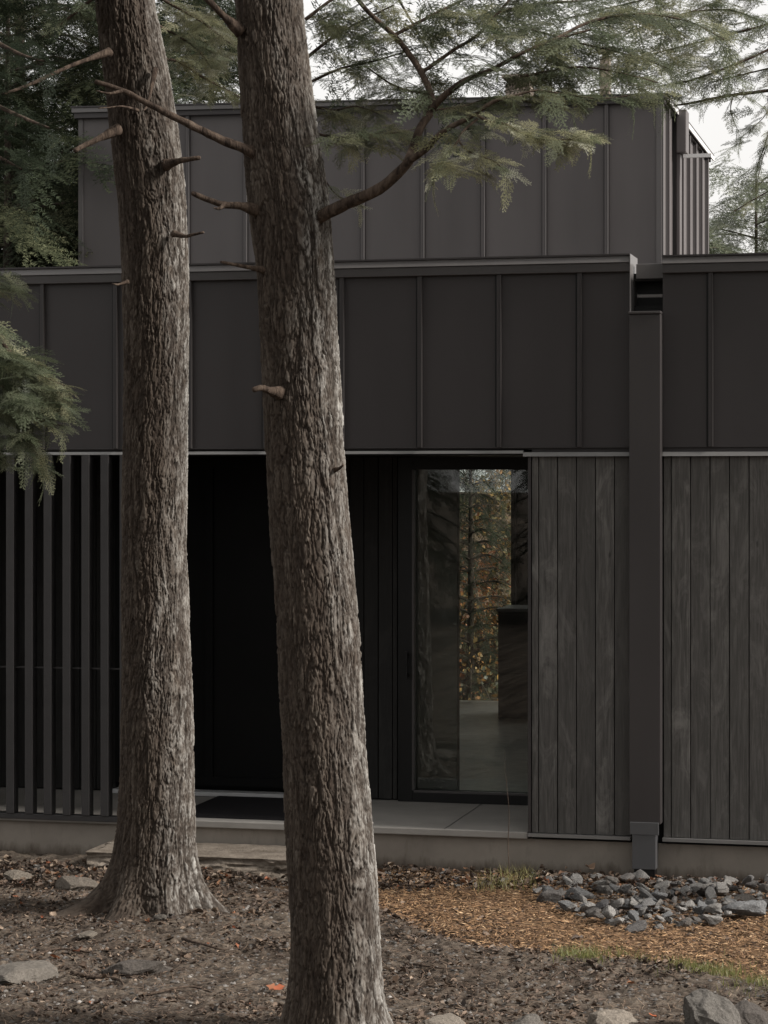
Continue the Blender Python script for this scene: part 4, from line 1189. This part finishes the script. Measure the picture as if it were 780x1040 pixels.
# darker boughs at upper left
LD.limb([P(-170, 60, 11.6), P(-90, 70, 11.0), P(-30, 95, 10.4), P(20, 118, 10.0), P(50, 130, 9.8)], .02, .004, dict(step=.06, size=.5, t0=.4, tint=.03, droop=.6))
LD.limb([P(-170, 100, 11.6), P(-90, 120, 11.0), P(-40, 140, 10.6), P(0, 160, 10.4), P(22, 172, 10.2)], .02, .004, dict(step=.06, size=.42, t0=.4, tint=.03, droop=.6))
LD.limb([P(-170, 0, 11.6), P(-90, 10, 11.0), P(-30, 30, 10.6), P(20, 55, 10.2), P(45, 62, 10.0)], .02, .004, dict(step=.06, size=.5, t0=.4, tint=.03, droop=.6))
LD.fill([(-8, 120, 45, 50, 10.6, .4, 60, .2, .4, .8), (24, 160, 24, 26, 10.4, .3, 18, .25, .34, .8), (-8, 40, 40, 40, 10.8, .4, 34, .2, .4, .8)])
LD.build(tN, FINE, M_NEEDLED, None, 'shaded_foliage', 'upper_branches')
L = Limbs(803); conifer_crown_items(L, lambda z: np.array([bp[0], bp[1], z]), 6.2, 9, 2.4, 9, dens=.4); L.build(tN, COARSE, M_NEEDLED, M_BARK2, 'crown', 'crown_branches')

# ---- hemlock outside the right edge, boughs over the roof corner
br = P(980, 880, 17.5); br[2] = 0
tS = empty('hemlock_tree', (0, 0, 0)); tag(tS, 'hemlock outside the right edge whose airy grey green boughs hang over the roof corner', 'tree', 'hemlocks around the clearing')
# stands right of the house end, behind the front line
br = P(1060, 880, 14.2); br[2] = 0
simple_trunk(tS, br, 10, .18, (0, 0), 33)
LS = Limbs(92)
DS = 14.0
def bough(pts, r0, r1, **k): LS.limb([P(*p) for p in pts], r0, r1, k)
bough([(1060, 60, 14.2), (960, 60, 14.1), (880, 76, 14), (780, 92, 14), (740, 97, 14), (700, 105, 14), (685, 107, 14)], .016, .005, step=.08, size=.5, t0=.45, tint=.42, droop=.7, down=-.35, tip=False)
bough([(1060, -10, 14.2), (940, -8, 14.1), (840, 10, 14), (760, 30, 14), (690, 48, 14), (640, 60, 14)], .014, .003, step=.06, size=.7, t0=.35, tint=.5, droop=.6)
bough([(1060, -60, 14.2), (900, -50, 14.3), (790, -35, 14.4), (700, -12, 14.4), (620, 8, 14.4), (570, 20, 14.4)], .014, .003, step=.06, size=.75, t0=.3, tint=.5, droop=.6)
bough([(840, 10, 14), (790, 45, 13.9), (745, 66, 13.8), (700, 82, 13.8), (668, 88, 13.8)], .01, .004, step=.06, size=.6, t0=.2, tint=.55, droop=.6)
bough([(1060, 120, 14.2), (930, 140, 14.1), (850, 160, 14), (800, 185, 14), (770, 200, 14), (745, 215, 14)], .010, .003, step=.08, size=.4, t0=.5, tint=.4, droop=.8, down=-.3, tip=False)
bough([(780, 100, 14), (782, 125, 14), (776, 150, 14), (768, 170, 14)], .005, .002, step=.05, size=.35, t0=.1, tint=.4, droop=.5, down=-.4, spread=30)
bough([(745, 97, 14), (742, 112, 14), (748, 130, 14)], .004, .002, step=.05, size=.32, t0=.1, tint=.4, droop=.5, down=-.4, spread=30)
bough([(700, 12, 14.2), (740, 10, 14.1), (770, 20, 14), (800, 30, 14)], .006, .002, step=.04, size=.55, t0=.1, tint=.4, droop=.5)
bough([(1060, 20, 14.2), (900, 40, 14.1), (820, 60, 14), (770, 72, 14), (720, 84, 14)], .012, .003, step=.06, size=.6, t0=.4, tint=.5, droop=.5)
bough([(1060, -80, 14.2), (900, -70, 14.6), (800, -30, 14.8), (720, 5, 14.8), (660, 25, 14.8), (610, 40, 14.8)], .009, .002, step=.06, size=.65, t0=.4, tint=.6, droop=.4)
bough([(820, 60, 14), (795, 90, 14), (775, 120, 13.9), (752, 140, 13.9)], .004, .002, step=.04, size=.36, t0=.2, tint=.5, droop=.5, down=-.3)
bough([(840, 120, 14), (805, 125, 14), (785, 140, 14), (775, 160, 14), (768, 190, 14)], .004, .002, step=.05, size=.34, t0=.2, tint=.5, droop=.5, down=-.3)
LS.fill([(700, 38, 58, 40, 14.0, .6, 58, .62, .5, -.3), (752, 78, 40, 30, 14.0, .5, 28, .6, .48, -.3), (725, 2, 58, 18, 14.2, .5, 26, .6, .55, -.2), (690, 92, 30, 10, 13.9, .4, 16, .5, .36, -.2),
         (768, 130, 16, 22, 14, .3, 9, .5, .3, -.2), (650, 20, 50, 22, 14.3, .5, 26, .66, .5, -.2), (700, 62, 20, 10, 13.9, .3, 14, .85, .4, -.2)])
LS.build(tS, FINE, M_NEEDLE)
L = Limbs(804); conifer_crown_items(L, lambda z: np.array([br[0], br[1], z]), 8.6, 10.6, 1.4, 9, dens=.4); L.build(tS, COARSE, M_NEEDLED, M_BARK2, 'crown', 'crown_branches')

# ---------------------------------------------------------------- background conifers (shared meshes)
def conifer_proto(seed, h=12, rmax=2.3, z0=.9, tint=.3, per=6, step=.36, dens=.30, size=.9):
    t_ = empty('conifer_tree')
    pts = [np.array([0, 0, z]) for z in (-.2, .3, h * .3, h * .6, h * .85, h)]
    V, F, _ = tube(pts, np.array([1.25, 1, .8, .5, .25, .05]) * .13, 14, seed, .05)
    npobj('trunk', V, F, M_BARK2, t_, smooth=True)
    L = Limbs(seed); conifer_crown_items(L, lambda z: np.array([0, 0, z]), z0, h, rmax, h, per=per, step=step, dens=dens, tint=tint, size=size, topr=.8)
    L.build(t_, COARSE, M_NEEDLED, M_BARK2, 'crown', 'branches')
    return t_
def copy_tree(o, loc, rz, s, label, group):
    c = o.copy(); COL.objects.link(c); c.location = Vector([float(a) for a in loc]); c.rotation_euler = (0, 0, rz); c.scale = (s, s, s)
    c['label'] = label; c['group'] = group
    for ch_ in o.children:
        d_ = ch_.copy(); COL.objects.link(d_); d_.parent = c
    return c
pA = conifer_proto(901, 12, 2.4, 1.0, .4, 7, .33)
pB = conifer_proto(902, 10, 2.8, .6, .4, 6, .42, .34)
def round_proto(seed, mat, lo=.35):
    t_ = empty('conifer_tree')
    pts = [np.array([0, 0, z]) for z in (-.2, .5, 2, 4, 5.6, 6.4)]
    V, F, _ = tube(pts, np.array([.10, .08, .06, .035, .02, .008]), 12, seed, .05); npobj('trunk', V, F, M_BARK2, t_, smooth=True)
    L = Limbs(seed); rg = L.rg
    for k in range(46):
        z = rg.uniform(1.2, 6.0); a_ = rg.uniform(0, 6.28); rr = 2.1 * math.sqrt(max(.05, 1 - ((z - 3.8) / 3.2) ** 2)) * rg.uniform(.7, 1.1)
        d = np.array([math.cos(a_), math.sin(a_), 0]); q = L.limb([np.array([0, 0, z]), d * rr * .5 + [0, 0, z + .2], d * rr + [0, 0, z + rg.uniform(-.2, .3)]], .014, .004, None, n=5)
        for _ in range(52):
            p = d * rr * rg.uniform(.35, 1.05) + rg.normal(0, .26, 3) + [0, 0, z + .1]
            h_ = a_ + rg.normal(0, .9); L.items.append((p, np.array([math.cos(h_), math.sin(h_), rg.normal(-.15, .3)]), np.array([rg.normal(0, .4), rg.normal(0, .4), 1.]), rg.uniform(.5, .9), rg.uniform(lo, lo + .55), .4))
    L.build(t_, COARSE, mat, M_BARK2, 'crown', 'branches')
    return t_
pC = round_proto(903, M_NEEDLED)
pD = round_proto(904, M_NEEDLE, .0)
gB = 'conifers in the wood behind the house'; gC_ = 'conifers in the wood behind the camera'
def gpt(u, D): p = P(u, 500, D); return (p[0], p[1], 0)
bgl = [(pA, gpt(20, 27), .3, 1.0, 'dark conifer behind the low roof at the left edge of the picture'),
       (pB, gpt(-60, 29), 1.0, 1.15, 'second conifer behind the house just past the left edge'),
       (pD, gpt(768, 31), 2.0, 1.04, 'round topped conifer behind the roof right of the upper storey'),
       (pD, gpt(818, 32.5), 4.0, 1.12, 'conifer behind the roof at the right edge of the picture'),
       (pC, gpt(66, 27), 4.4, 1.0, 'shorter conifer beside the left edge of the upper storey'),
       (pC, gpt(8, 24), 2.4, 1.25, 'tall conifer in the second row at the left edge'),
       (pB, gpt(40, 38), 5.4, .9, 'conifer standing behind the shorter one beside the upper storey'),
       (pA, gpt(215, 36), 2.6, .93, 'thin pale conifer seen above the roof between the two trunks'),
       (pA, gpt(440, 44), 1.6, .85, 'distant conifer behind the upper storey, seen through the rear window on its left'),
       (pB, gpt(478, 27.6), 3.9, .38, 'low conifer behind the house seen in the middle of the rear window'),
       (pA, gpt(560, 45), 5.1, .9, 'distant conifer standing right of the low one behind the upper storey')]
first = set()
for pr, lo, rz, s, lab in bgl:
    if pr.name not in first:
        first.add(pr.name); pr.location = lo; pr.rotation_euler = (0, 0, rz); pr.scale = (s, s, s); tag(pr, lab, 'tree', gB)
    else: copy_tree(pr, lo, rz, s, lab, gB)
# wood behind the camera: shades the clearing and shows in the glass
rgc = np.random.default_rng(5)
for k in range(13):
    a_ = math.radians(-172 + k * 13.5 + rgc.uniform(-3, 3)); rr = rgc.uniform(12, 17)
    x, y = CAM[0] + rr * math.cos(a_), CAM[1] + rr * math.sin(a_) * .8 - 1.0
    copy_tree(pA if k % 2 else pB, (x, y, 0), rgc.uniform(0, 6), rgc.uniform(.9, 1.25), 'conifer in the ring of forest trees behind the viewer', gC_)

# ---------------------------------------------------------------- autumn trees seen through the house
def broadleaf(name, loc_, seed, h, rad, n, tints, label, zc=.55):
    rg = np.random.default_rng(seed); t_ = empty(name, loc_)
    tag(t_, label, 'tree', 'autumn trees behind the house')
    B = Buf(); tips = []
    def grow_(p, d, l, r, lvl):
        q = [p]; dd = d
        for _ in range(4):
            q.append(q[-1] + dd * l / 4); dd = dd + rg.normal(0, .12, 3); dd /= np.linalg.norm(dd)
        V, F, _ = tube(q, np.linspace(r, r * .6, 5), 7 if lvl < 2 else 5, seed, .05); B.add(V, F)
        if lvl >= 3: tips.extend(q[1:]); return
        for _ in range(rg.integers(3, 5)):
            nd = dd + rg.normal(0, .55, 3); nd[2] = abs(nd[2]) * .6; nd /= np.linalg.norm(nd)
            grow_(q[rg.integers(2, 5)], nd, l * rg.uniform(.6, .8), r * .55, lvl + 1)
    grow_(np.array([0, 0, -.1]), np.array([0, 0, 1.]), h * .3, .09, 0)
    B.obj('trunk', M_BARK2, t_, True)
    tips = np.array(tips)
    # low and spreading leaf clumps
    extra = rg.normal(0, 1, (70, 3)) * [rad * .5, rad * .5, h * .22] + [0, 0, h * zc]
    ctr = np.vstack([tips, extra]); idx = rg.integers(0, len(ctr), n)
    p = ctr[idx] + rg.normal(0, .13, (n, 3)); p[:, 2] = np.abs(p[:, 2])
    d1 = rg.normal(size=(n, 3)); d1 /= np.linalg.norm(d1, axis=1)[:, None]; d2 = np.cross(d1, rg.normal(size=(n, 3))); d2 /= np.linalg.norm(d2, axis=1)[:, None]
    s = rg.uniform(.018, .042, (n, 1))
    V = np.stack([p - d1 * s, p - d2 * s * .7, p + d1 * s, p + d2 * s * .7], 1).reshape(-1, 3)
    F = np.arange(4 * n, dtype=np.int32).reshape(-1, 4)
    ct = rg.choice(tints, len(ctr))[idx]
    C = np.repeat(np.stack([np.clip(ct * .8 + rg.normal(0, .08, n), 0, 1), rg.uniform(0, 1, n), rg.uniform(0, 1, n)], 1), 4, 0)
    npobj('crown', V, F, M_AUT, t_, None, None) if False else npobj('crown', V, F, M_AUT, t_, C)
broadleaf('autumn_tree', gpt(535, 29.5), 71, 3.6, .8, 7000, [.3, .5, .6], 'orange leaved small tree seen at the right of the rear window', .75)
broadleaf('autumn_tree', gpt(480, 31), 72, 2.1, 1.3, 12000, [.95, 1, .1, .9, .15], 'pale leaved bushy tree seen in the middle of the rear window', .5)
broadleaf('autumn_tree', gpt(470, 28), 73, 1.5, 1.1, 8000, [.05, .1, .2, .7, .95], 'low brown and orange shrub seen at the bottom of the rear window', .35)

# ---------------------------------------------------------------- litter
def scatter_poly(n, u0, u1, v0, v1, seed):
    rg = np.random.default_rng(seed)
    # uniform in ground area: D uniform-ish
    D0_, D1_ = CAM[2] * FPX / (v1 - HOR), CAM[2] * FPX / (v0 - HOR)
    D = np.sqrt(rg.uniform(D0_ ** 2, D1_ ** 2, n)); u = rg.uniform(u0, u1, n)
    p = CAM[None] + D[:, None] * (FW[None] + RT[None] * ((u - 390) / FPX)[:, None])
    return p[:, 0], p[:, 1], rg
def ground_fine(x, y):
    h = ground_h(x, y)
    b = bank(x, y); dirt_ = sstep(-.04, .06, b + .05 * fbm(x * 7, y * 7, 21, 3))
    return h + (.020 * fbm(x * 14, y * 14, 31, 4) + .010 * fbm(x * 45, y * 45, 41, 3)) * (.4 + .7 * dirt_)
def leaf_tris(x, y, rg, size, tint, lift=.006, curl=.9, aspect=.6, lobed=True):
    n = len(x); z = ground_fine(x, y) + lift * rg.uniform(.2, 2, n)
    a_ = rg.uniform(0, 6.28, n); N = rg.normal(0, .38, (n, 3)); N[:, 2] = 1; N /= np.linalg.norm(N, axis=1)[:, None]
    d = np.stack([np.cos(a_), np.sin(a_), np.zeros(n)], 1); d -= N * (d * N).sum(1)[:, None]; d /= np.linalg.norm(d, axis=1)[:, None]
    s_ = np.cross(N, d); c = np.stack([x, y, z], 1); S = size[:, None]
    cu = (curl * rg.uniform(-.4, 1, n))[:, None] * S
    # 8-point lobed outline around a centre, two halves bent up
    ang = np.linspace(0, 2 * np.pi, 10, endpoint=False)
    V = [c]
    for k, g_ in enumerate(ang):
        rad = (1.0 if k % 2 == 0 else .74) if lobed else 1.0
        rk = rad * rg.uniform(.6, 1.2, n)[:, None]
        V.append(c + S * rk * (math.cos(g_) * d + aspect * math.sin(g_) * s_) + N * cu * (abs(math.sin(g_)) ** 1.5) + N * rg.uniform(-.1, .25, n)[:, None] * S)
    V = np.stack(V, 1).reshape(-1, 3)
    F = []
    for k in range(10): F.append([0, 1 + k, 1 + (k + 1) % 10])
    F = (np.arange(n)[:, None, None] * 11 + np.array(F)[None]).reshape(-1, 3)
    C = np.repeat(np.stack([tint, rg.uniform(.1, 1, n), rg.uniform(0, 1, n)], 1), 11, 0)
    return V, F, C
x, y, rg = scatter_poly(30000, -70, 850, 882, 1075, 1)
keep = (bank(x, y) > -.15) | (rg.random(len(x)) < .25)
cl = fbm(x * 2.2, y * 2.2, 61, 3); keep &= rg.random(len(x)) < (.35 + .9 * cl)
keep &= y < -.03
x, y = x[keep], y[keep]; n = len(x)
tint = rg.choice([.05, .2, .35, .5, .7, .93], n, p=[.18, .24, .28, .18, .11, .01]) + rg.normal(0, .04, n)
V, F, C = leaf_tris(x, y, rg, rg.uniform(.008, .022, n) + (rg.random(n) < .08) * .014, np.clip(tint, 0, .98))
lo = npobj('leaf_litter', V, F, M_LITTER, None, C); tag(lo, 'brown and tan fallen leaves strewn over the bare soil', 'leaf litter', None, 'stuff')
# leaves along the wall and among stones
x, y, rg = scatter_poly(4500, -20, 800, 882, 905, 2)
keep = (y < -.03) & (rg.random(len(x)) < .85); x, y = x[keep], y[keep]; n = len(x)
tint = rg.choice([.1, .3, .5, .75, .87, .95], n, p=[.3, .3, .2, .12, .06, .02])
V, F, C = leaf_tris(x, y, rg, rg.uniform(.012, .035, n), tint, .02)
lo = npobj('wall_leaves', V, F, M_LITTER, None, C); tag(lo, 'drift of rusty and brown leaves gathered along the concrete plinth', 'leaf litter', None, 'stuff')
x, y, rg = scatter_poly(600, 545, 830, 886, 940, 22)
keep = (y < -.05) & (y > np.interp(x, np.array(stone_edge)[:, 0], np.array(stone_edge)[:, 1]) - .05); x, y = x[keep], y[keep]; n = len(x)
V, F, C = leaf_tris(x, y, rg, rg.uniform(.012, .03, n), rg.choice([.1, .3, .45, .82, .9], n, p=[.34, .34, .2, .08, .04]), .035)
lo = npobj('heap_leaves', V, F, M_LITTER, None, C); tag(lo, 'rust brown leaves caught between the rubble stones', 'leaf litter', None, 'stuff')
# mulch chips
x, y, rg = scatter_poly(42000, 300, 880, 886, 1030, 3)
keep = (bank(x, y) < .03 + .08 * rg.normal(size=len(x))) & (y < -.03) & (x > atz(330, 912, 0)[0])
x, y = x[keep], y[keep]; n = len(x)
z = ground_fine(x, y) + rg.uniform(0, .014, n)
a_ = rg.uniform(0, 6.28, n); pit = rg.normal(0, .25, n)
d = np.stack([np.cos(a_) * np.cos(pit), np.sin(a_) * np.cos(pit), np.sin(pit)], 1); s_ = np.stack([-np.sin(a_), np.cos(a_), rg.normal(0, .4, n)], 1)
Lh = rg.uniform(.008, .030, n)[:, None] * rg.choice([1, 1.4], n, p=[.85, .15])[:, None]; Wh = rg.uniform(.002, .0045, n)[:, None]
c = np.stack([x, y, z], 1)
up_ = np.array([0, 0, 1.])
V = np.stack([c - d * Lh, c - s_ * Wh, c + d * Lh, c + s_ * Wh, c + up_ * Wh * 1.2], 1).reshape(-1, 3)
F = (np.arange(n)[:, None, None] * 5 + np.array([[0, 1, 4], [1, 2, 4], [2, 3, 4], [3, 0, 4]])[None]).reshape(-1, 3)
C = np.repeat(np.stack([np.clip(rg.normal(.45, .25, n), 0, 1), rg.uniform(0, 1, n), rg.uniform(0, 1, n)], 1), 5, 0)
lo = npobj('bark_mulch', V, F, M_CHIP, None, C); tag(lo, 'orange brown shredded bark mulch in front of the rubble stones', 'mulch', None, 'stuff')
# twigs and needles debris over soil
x, y, rg = scatter_poly(22000, -70, 850, 895, 1075, 4)
keep = (bank(x, y) > -.02) & (y < -.05); x, y = x[keep], y[keep]; n = len(x)
z = ground_fine(x, y) + rg.uniform(.002, .012, n)
a_ = rg.uniform(0, 6.28, n); pit = rg.normal(0, .12, n)
d = np.stack([np.cos(a_) * np.cos(pit), np.sin(a_) * np.cos(pit), np.sin(pit)], 1); s_ = np.stack([-np.sin(a_), np.cos(a_), 0 * a_], 1)
Lh = (rg.uniform(.01, .035, n) + rg.exponential(.012, n))[:, None]; Wh = rg.uniform(.0012, .003, n)[:, None]
c = np.stack([x, y, z], 1); md = c + s_ * rg.normal(0, .15, n)[:, None] * Lh + up_ * Wh
V = np.stack([c - d * Lh - s_ * Wh, c - d * Lh + s_ * Wh, md - s_ * Wh, md + s_ * Wh, c + d * Lh - s_ * Wh * .4, c + d * Lh + s_ * Wh * .4], 1).reshape(-1, 3)
F = (np.arange(n)[:, None, None] * 6 + np.array([[0, 2, 3, 1], [2, 4, 5, 3]])[None]).reshape(-1, 4)
C = np.repeat(np.stack([np.clip(rg.normal(.4, .22, n), 0, .8), rg.uniform(0, 1, n), rg.uniform(0, 1, n)], 1), 6, 0)
lo = npobj('twig_debris', V, F, M_LITTER, None, C); tag(lo, 'thin broken twigs and bark bits scattered over the soil', 'twigs', None, 'stuff')
# pebbles
def pebbles(name, n, u0, u1, v0, v1, seed, smin, smax, cond, label, tm=.45):
    x, y, rg = scatter_poly(n, u0, u1, v0, v1, seed); k_ = cond(x, y, rg) & (y < -.03); x, y = x[k_], y[k_]; n = len(x)
    z = ground_fine(x, y)
    base = np.array([[1, 0, 0], [.3, .9, 0], [-.8, .5, 0], [-.75, -.6, 0], [.35, -.95, 0], [.15, .1, .75], [-.3, -.2, .65]])
    th = rg.uniform(0, 6.28, n); S = (smin + (smax - smin) * rg.random(n) ** 2.2)[:, None, None]
    Bv = base[None] * (1 + rg.uniform(-.25, .25, (n, 7, 3)))
    ca, sa = np.cos(th)[:, None], np.sin(th)[:, None]
    V = np.stack([Bv[..., 0] * ca - Bv[..., 1] * sa, Bv[..., 0] * sa + Bv[..., 1] * ca, Bv[..., 2] * .8 - .15], -1) * S + np.stack([x, y, z], 1)[:, None]
    Fb = np.array([[0, 1, 5], [1, 2, 6], [1, 6, 5], [2, 3, 6], [3, 4, 6], [4, 5, 6], [4, 0, 5]])
    F = (np.arange(n)[:, None, None] * 7 + Fb[None]).reshape(-1, 3)
    C = np.repeat(np.stack([np.clip(rg.normal(tm, .22, n), 0, 1), rg.uniform(0, 1, n), rg.uniform(0, 1, n)], 1), 7, 0)
    o = npobj(name, V.reshape(-1, 3), F, M_PEB, None, C); tag(o, label, 'gravel', None, 'stuff')
pebbles('gravel', 20000, -70, 850, 886, 1075, 5, .003, .020, lambda x, y, r: bank(x, y) > -.02, 'small stones and crumbs of earth lying on the soil', .4)
pebbles('gravel_fringe', 9000, 190, 620, 890, 985, 6, .004, .012, lambda x, y, r: np.abs(bank(x, y) - .10) < .09 + .05 * r.random(len(x)), 'fine grey gravel spilled along the edge of the mulch', .6)
pebbles('gravel_strip', 5000, -30, 800, 884, 905, 7, .006, .024, lambda x, y, r: y > -.75, 'mixed pebbles along the foot of the plinth', .42)
pebbles('small_rubble', 5200, 540, 860, 887, 942, 17, .012, .034, lambda x, y, r: y > np.interp(x, np.array(stone_edge)[:, 0], np.array(stone_edge)[:, 1]) - .03 + .05 * r.normal(size=len(x)), 'small broken stones filling the gaps of the rubble heap', .55)
# grass
def grass(n, u0, u1, v0, v1, seed, hgt, dens, name, label, tm=.5):
    x, y, rg = scatter_poly(n, u0, u1, v0, v1, seed)
    k_ = rg.random(len(x)) < dens(x, y); x, y = x[k_], y[k_]; n = len(x)
    z = ground_fine(x, y); a_ = rg.uniform(0, 6.28, n); ln = rg.normal(0, .35, (n, 2)); h_ = hgt * rg.uniform(.35, 1.2, n)
    w = rg.uniform(.0010, .0022, n); c = np.stack([x, y, z], 1); s_ = np.stack([np.cos(a_) * w, np.sin(a_) * w, 0 * w], 1)
    m_ = c + np.stack([ln[:, 0] * h_ * .3, ln[:, 1] * h_ * .3, h_ * .6], 1); t_ = c + np.stack([ln[:, 0] * h_, ln[:, 1] * h_, h_], 1)
    V = np.stack([c - s_, c + s_, m_ - s_ * .8, m_ + s_ * .8, t_], 1).reshape(-1, 3)
    F = (np.arange(n)[:, None, None] * 5 + np.array([[0, 1, 3], [0, 3, 2], [2, 3, 4]])[None]).reshape(-1, 3)
    C = np.repeat(np.stack([np.clip(rg.normal(tm, .2, n), 0, 1), rg.uniform(.2, 1, n), rg.uniform(0, 1, n)], 1), 5, 0)
    o = npobj(name, V, F, M_GRASS, None, C); tag(o, label, 'grass', None, 'stuff')
def gd_(x, y):
    b = bank(x, y)
    return np.clip(sstep(.12, .5, fbm(x * 4, y * 4, 91, 3) + .35), 0, 1) * np.exp(-((b - .10) / .22) ** 2)
grass(17000, 560, 860, 962, 1022, 8, .058, gd_, 'grass', 'thin yellow green grass sprouting between mulch and soil')
grass(900, 480, 560, 884, 908, 9, .10, lambda x, y: np.exp(-((x - atz(522, 895, 0)[0]) / .16) ** 2) * (y < -.04), 'dry_grass', 'wispy dry grass tuft by the plinth below the glass door', .95)

# separate coloured leaves
def one_leaf(u, v, s, tint, label, name='fallen_leaf', z=None):
    p = atz(u, v, 0.01); rg = np.random.default_rng(int(u * 7 + v))
    V, F, C = leaf_tris(np.array([p[0]]), np.array([p[1]]), rg, np.array([s]), np.array([tint]), .012, .7, .85)
    V = V + np.array([0, 0, .012 if z is None else z])
    o = npobj(name, V - p, F, M_LITTER, None, C); o.location = Vector([float(a) for a in p]); tag(o, label, 'leaf')
one_leaf(284, 1008, .036, 1.0, 'bright orange red maple leaf left of the right hemlock base')
one_leaf(277, 1007, .04, .93, 'second rusty maple leaf overlapping the bright one')
one_leaf(599, 893, .055, .8, 'tan orange leaf perched on the rubble stones below the wall', z=.055)
one_leaf(641, 1010, .03, .9, 'rusty leaf on the soil above the low rounded boulder')
one_leaf(80, 969, .04, .97, 'dull red leaf on the soil in front of the left hemlock')
one_leaf(150, 966, .03, .95, 'small orange leaf above the half buried rounded rock')
one_leaf(663, 1038, .03, 1.0, 'red leaf on the soil between two boulders at the lower edge')
V, F, _ = tube([at(518, 893, -.2), at(516, 860, -.19), at(517, 825, -.18), at(514, 792, -.16), at(512, 760, -.15)], [.0035, .003, .0025, .002, .001], 6, 4, .1)
o = npobj('dry_stem', V, F, M_LIMB, None, smooth=True); tag(o, 'thin dry stalk standing in front of the porch below the glass door', 'stem')
# larger fallen twigs (things)
def fallen(pts, r, label):
    q = []
    for u, v, h_ in pts:
        p = atz(u, v, 0); p[2] = gh(p[0], p[1]) + .012 + h_; q.append(p)
    V, F, _ = tube(q, np.linspace(r, r * .4, len(q)), 8, 3, .15)
    o = npobj('fallen_branch', V, F, M_LIMB, None, smooth=True); tag(o, label, 'branch', 'fallen branches on the soil')
fallen([(72, 993, .01), (95, 996, .0), (118, 998, .0), (125, 1003, 0)], .013, 'dark curved fallen branch in front of the half buried rock')
fallen([(263, 934, 0), (272, 928, .02), (284, 925, .03), (296, 925, .02)], .007, 'thin pale twig arching beside the gravel left of the right hemlock')
fallen([(185, 960, 0), (205, 966, .01), (222, 970, .01), (232, 968, 0)], .008, 'slender curved twig on the soil below the left hemlock roots')
fallen([(30, 975, 0), (60, 968, .01), (98, 972, .0)], .009, 'long grey stick at the lower left of the soil')
fallen([(150, 1015, 0), (190, 1008, .01), (215, 1012, .0)], .008, 'short crooked stick near the bottom edge left of the right hemlock')
fallen([(420, 985, 0), (450, 992, .01), (470, 990, .0)], .006, 'thin stick on the dark soil right of the right hemlock')
fallen([(560, 1003, 0), (575, 997, .02), (590, 1002, .0)], .006, 'bent little stick on the soil below the grass')

# ---------------------------------------------------------------- world, sun, camera
w = bpy.data.worlds.new('World'); scene.world = w; w.use_nodes = True
nt = w.node_tree; nt.nodes.clear()
out = nt.nodes.new('ShaderNodeOutputWorld'); bg = nt.nodes.new('ShaderNodeBackground'); nt.links.new(bg.outputs[0], out.inputs[0])
sky = nt.nodes.new('ShaderNodeTexSky'); sky.sky_type = 'NISHITA'; sky.sun_disc = False
SUN_EL, SUN_AZ = math.radians(33), math.radians(91)      # azimuth clockwise from +Y
sky.sun_elevation = SUN_EL; sky.sun_rotation = SUN_AZ; sky.air_density = 1.5; sky.dust_density = 4
tcn = nt.nodes.new('ShaderNodeTexCoord'); nz = nt.nodes.new('ShaderNodeTexNoise'); nz.inputs['Scale'].default_value = 2.2; nz.inputs['Detail'].default_value = 6
nt.links.new(tcn.outputs['Generated'], nz.inputs['Vector'])
rp = nt.nodes.new('ShaderNodeValToRGB'); rp.color_ramp.elements[0].position = .3; rp.color_ramp.elements[0].color = (6.3, 6.16, 6.02, 1); rp.color_ramp.elements[1].position = .7; rp.color_ramp.elements[1].color = (7.9, 7.75, 7.6, 1)
nt.links.new(nz.outputs['Fac'], rp.inputs[0])
mx = nt.nodes.new('ShaderNodeMix'); mx.data_type = 'RGBA'; mx.inputs[0].default_value = .93
nt.links.new(sky.outputs[0], mx.inputs[6]); nt.links.new(rp.outputs[0], mx.inputs[7]); nt.links.new(mx.outputs[2], bg.inputs[0])
bg.inputs[1].default_value = .150
sd_ = bpy.data.lights.new('sun', 'SUN'); sd_.energy = 7.0; sd_.angle = math.radians(11); sd_.color = (1, .955, .90)
so_ = bpy.data.objects.new('sun', sd_); COL.objects.link(so_)
dirv = Vector((math.sin(SUN_AZ) * math.cos(SUN_EL), math.cos(SUN_AZ) * math.cos(SUN_EL), math.sin(SUN_EL)))
so_.rotation_euler = dirv.to_track_quat('Z', 'Y').to_euler()

cd = bpy.data.cameras.new('camera'); co = bpy.data.objects.new('camera', cd); COL.objects.link(co); scene.camera = co
co.location = Vector([float(a) for a in CAM]); co.rotation_euler = (math.radians(90), 0, YAW)
cd.sensor_fit = 'VERTICAL'; cd.sensor_height = 36; cd.lens = 36 * FPX / 1040; cd.shift_y = -(520 - HOR) / 1040
cd.clip_end = 3000
0 and print('TRIS', {m.name: len(m.polygons) for m in bpy.data.meshes if len(m.polygons) > 120000})
scene.cycles.max_bounces = 6; scene.cycles.diffuse_bounces = 3; scene.cycles.transparent_max_bounces = 12
scene.view_settings.view_transform = 'Standard'; scene.view_settings.look = 'None'; scene.view_settings.exposure = 0
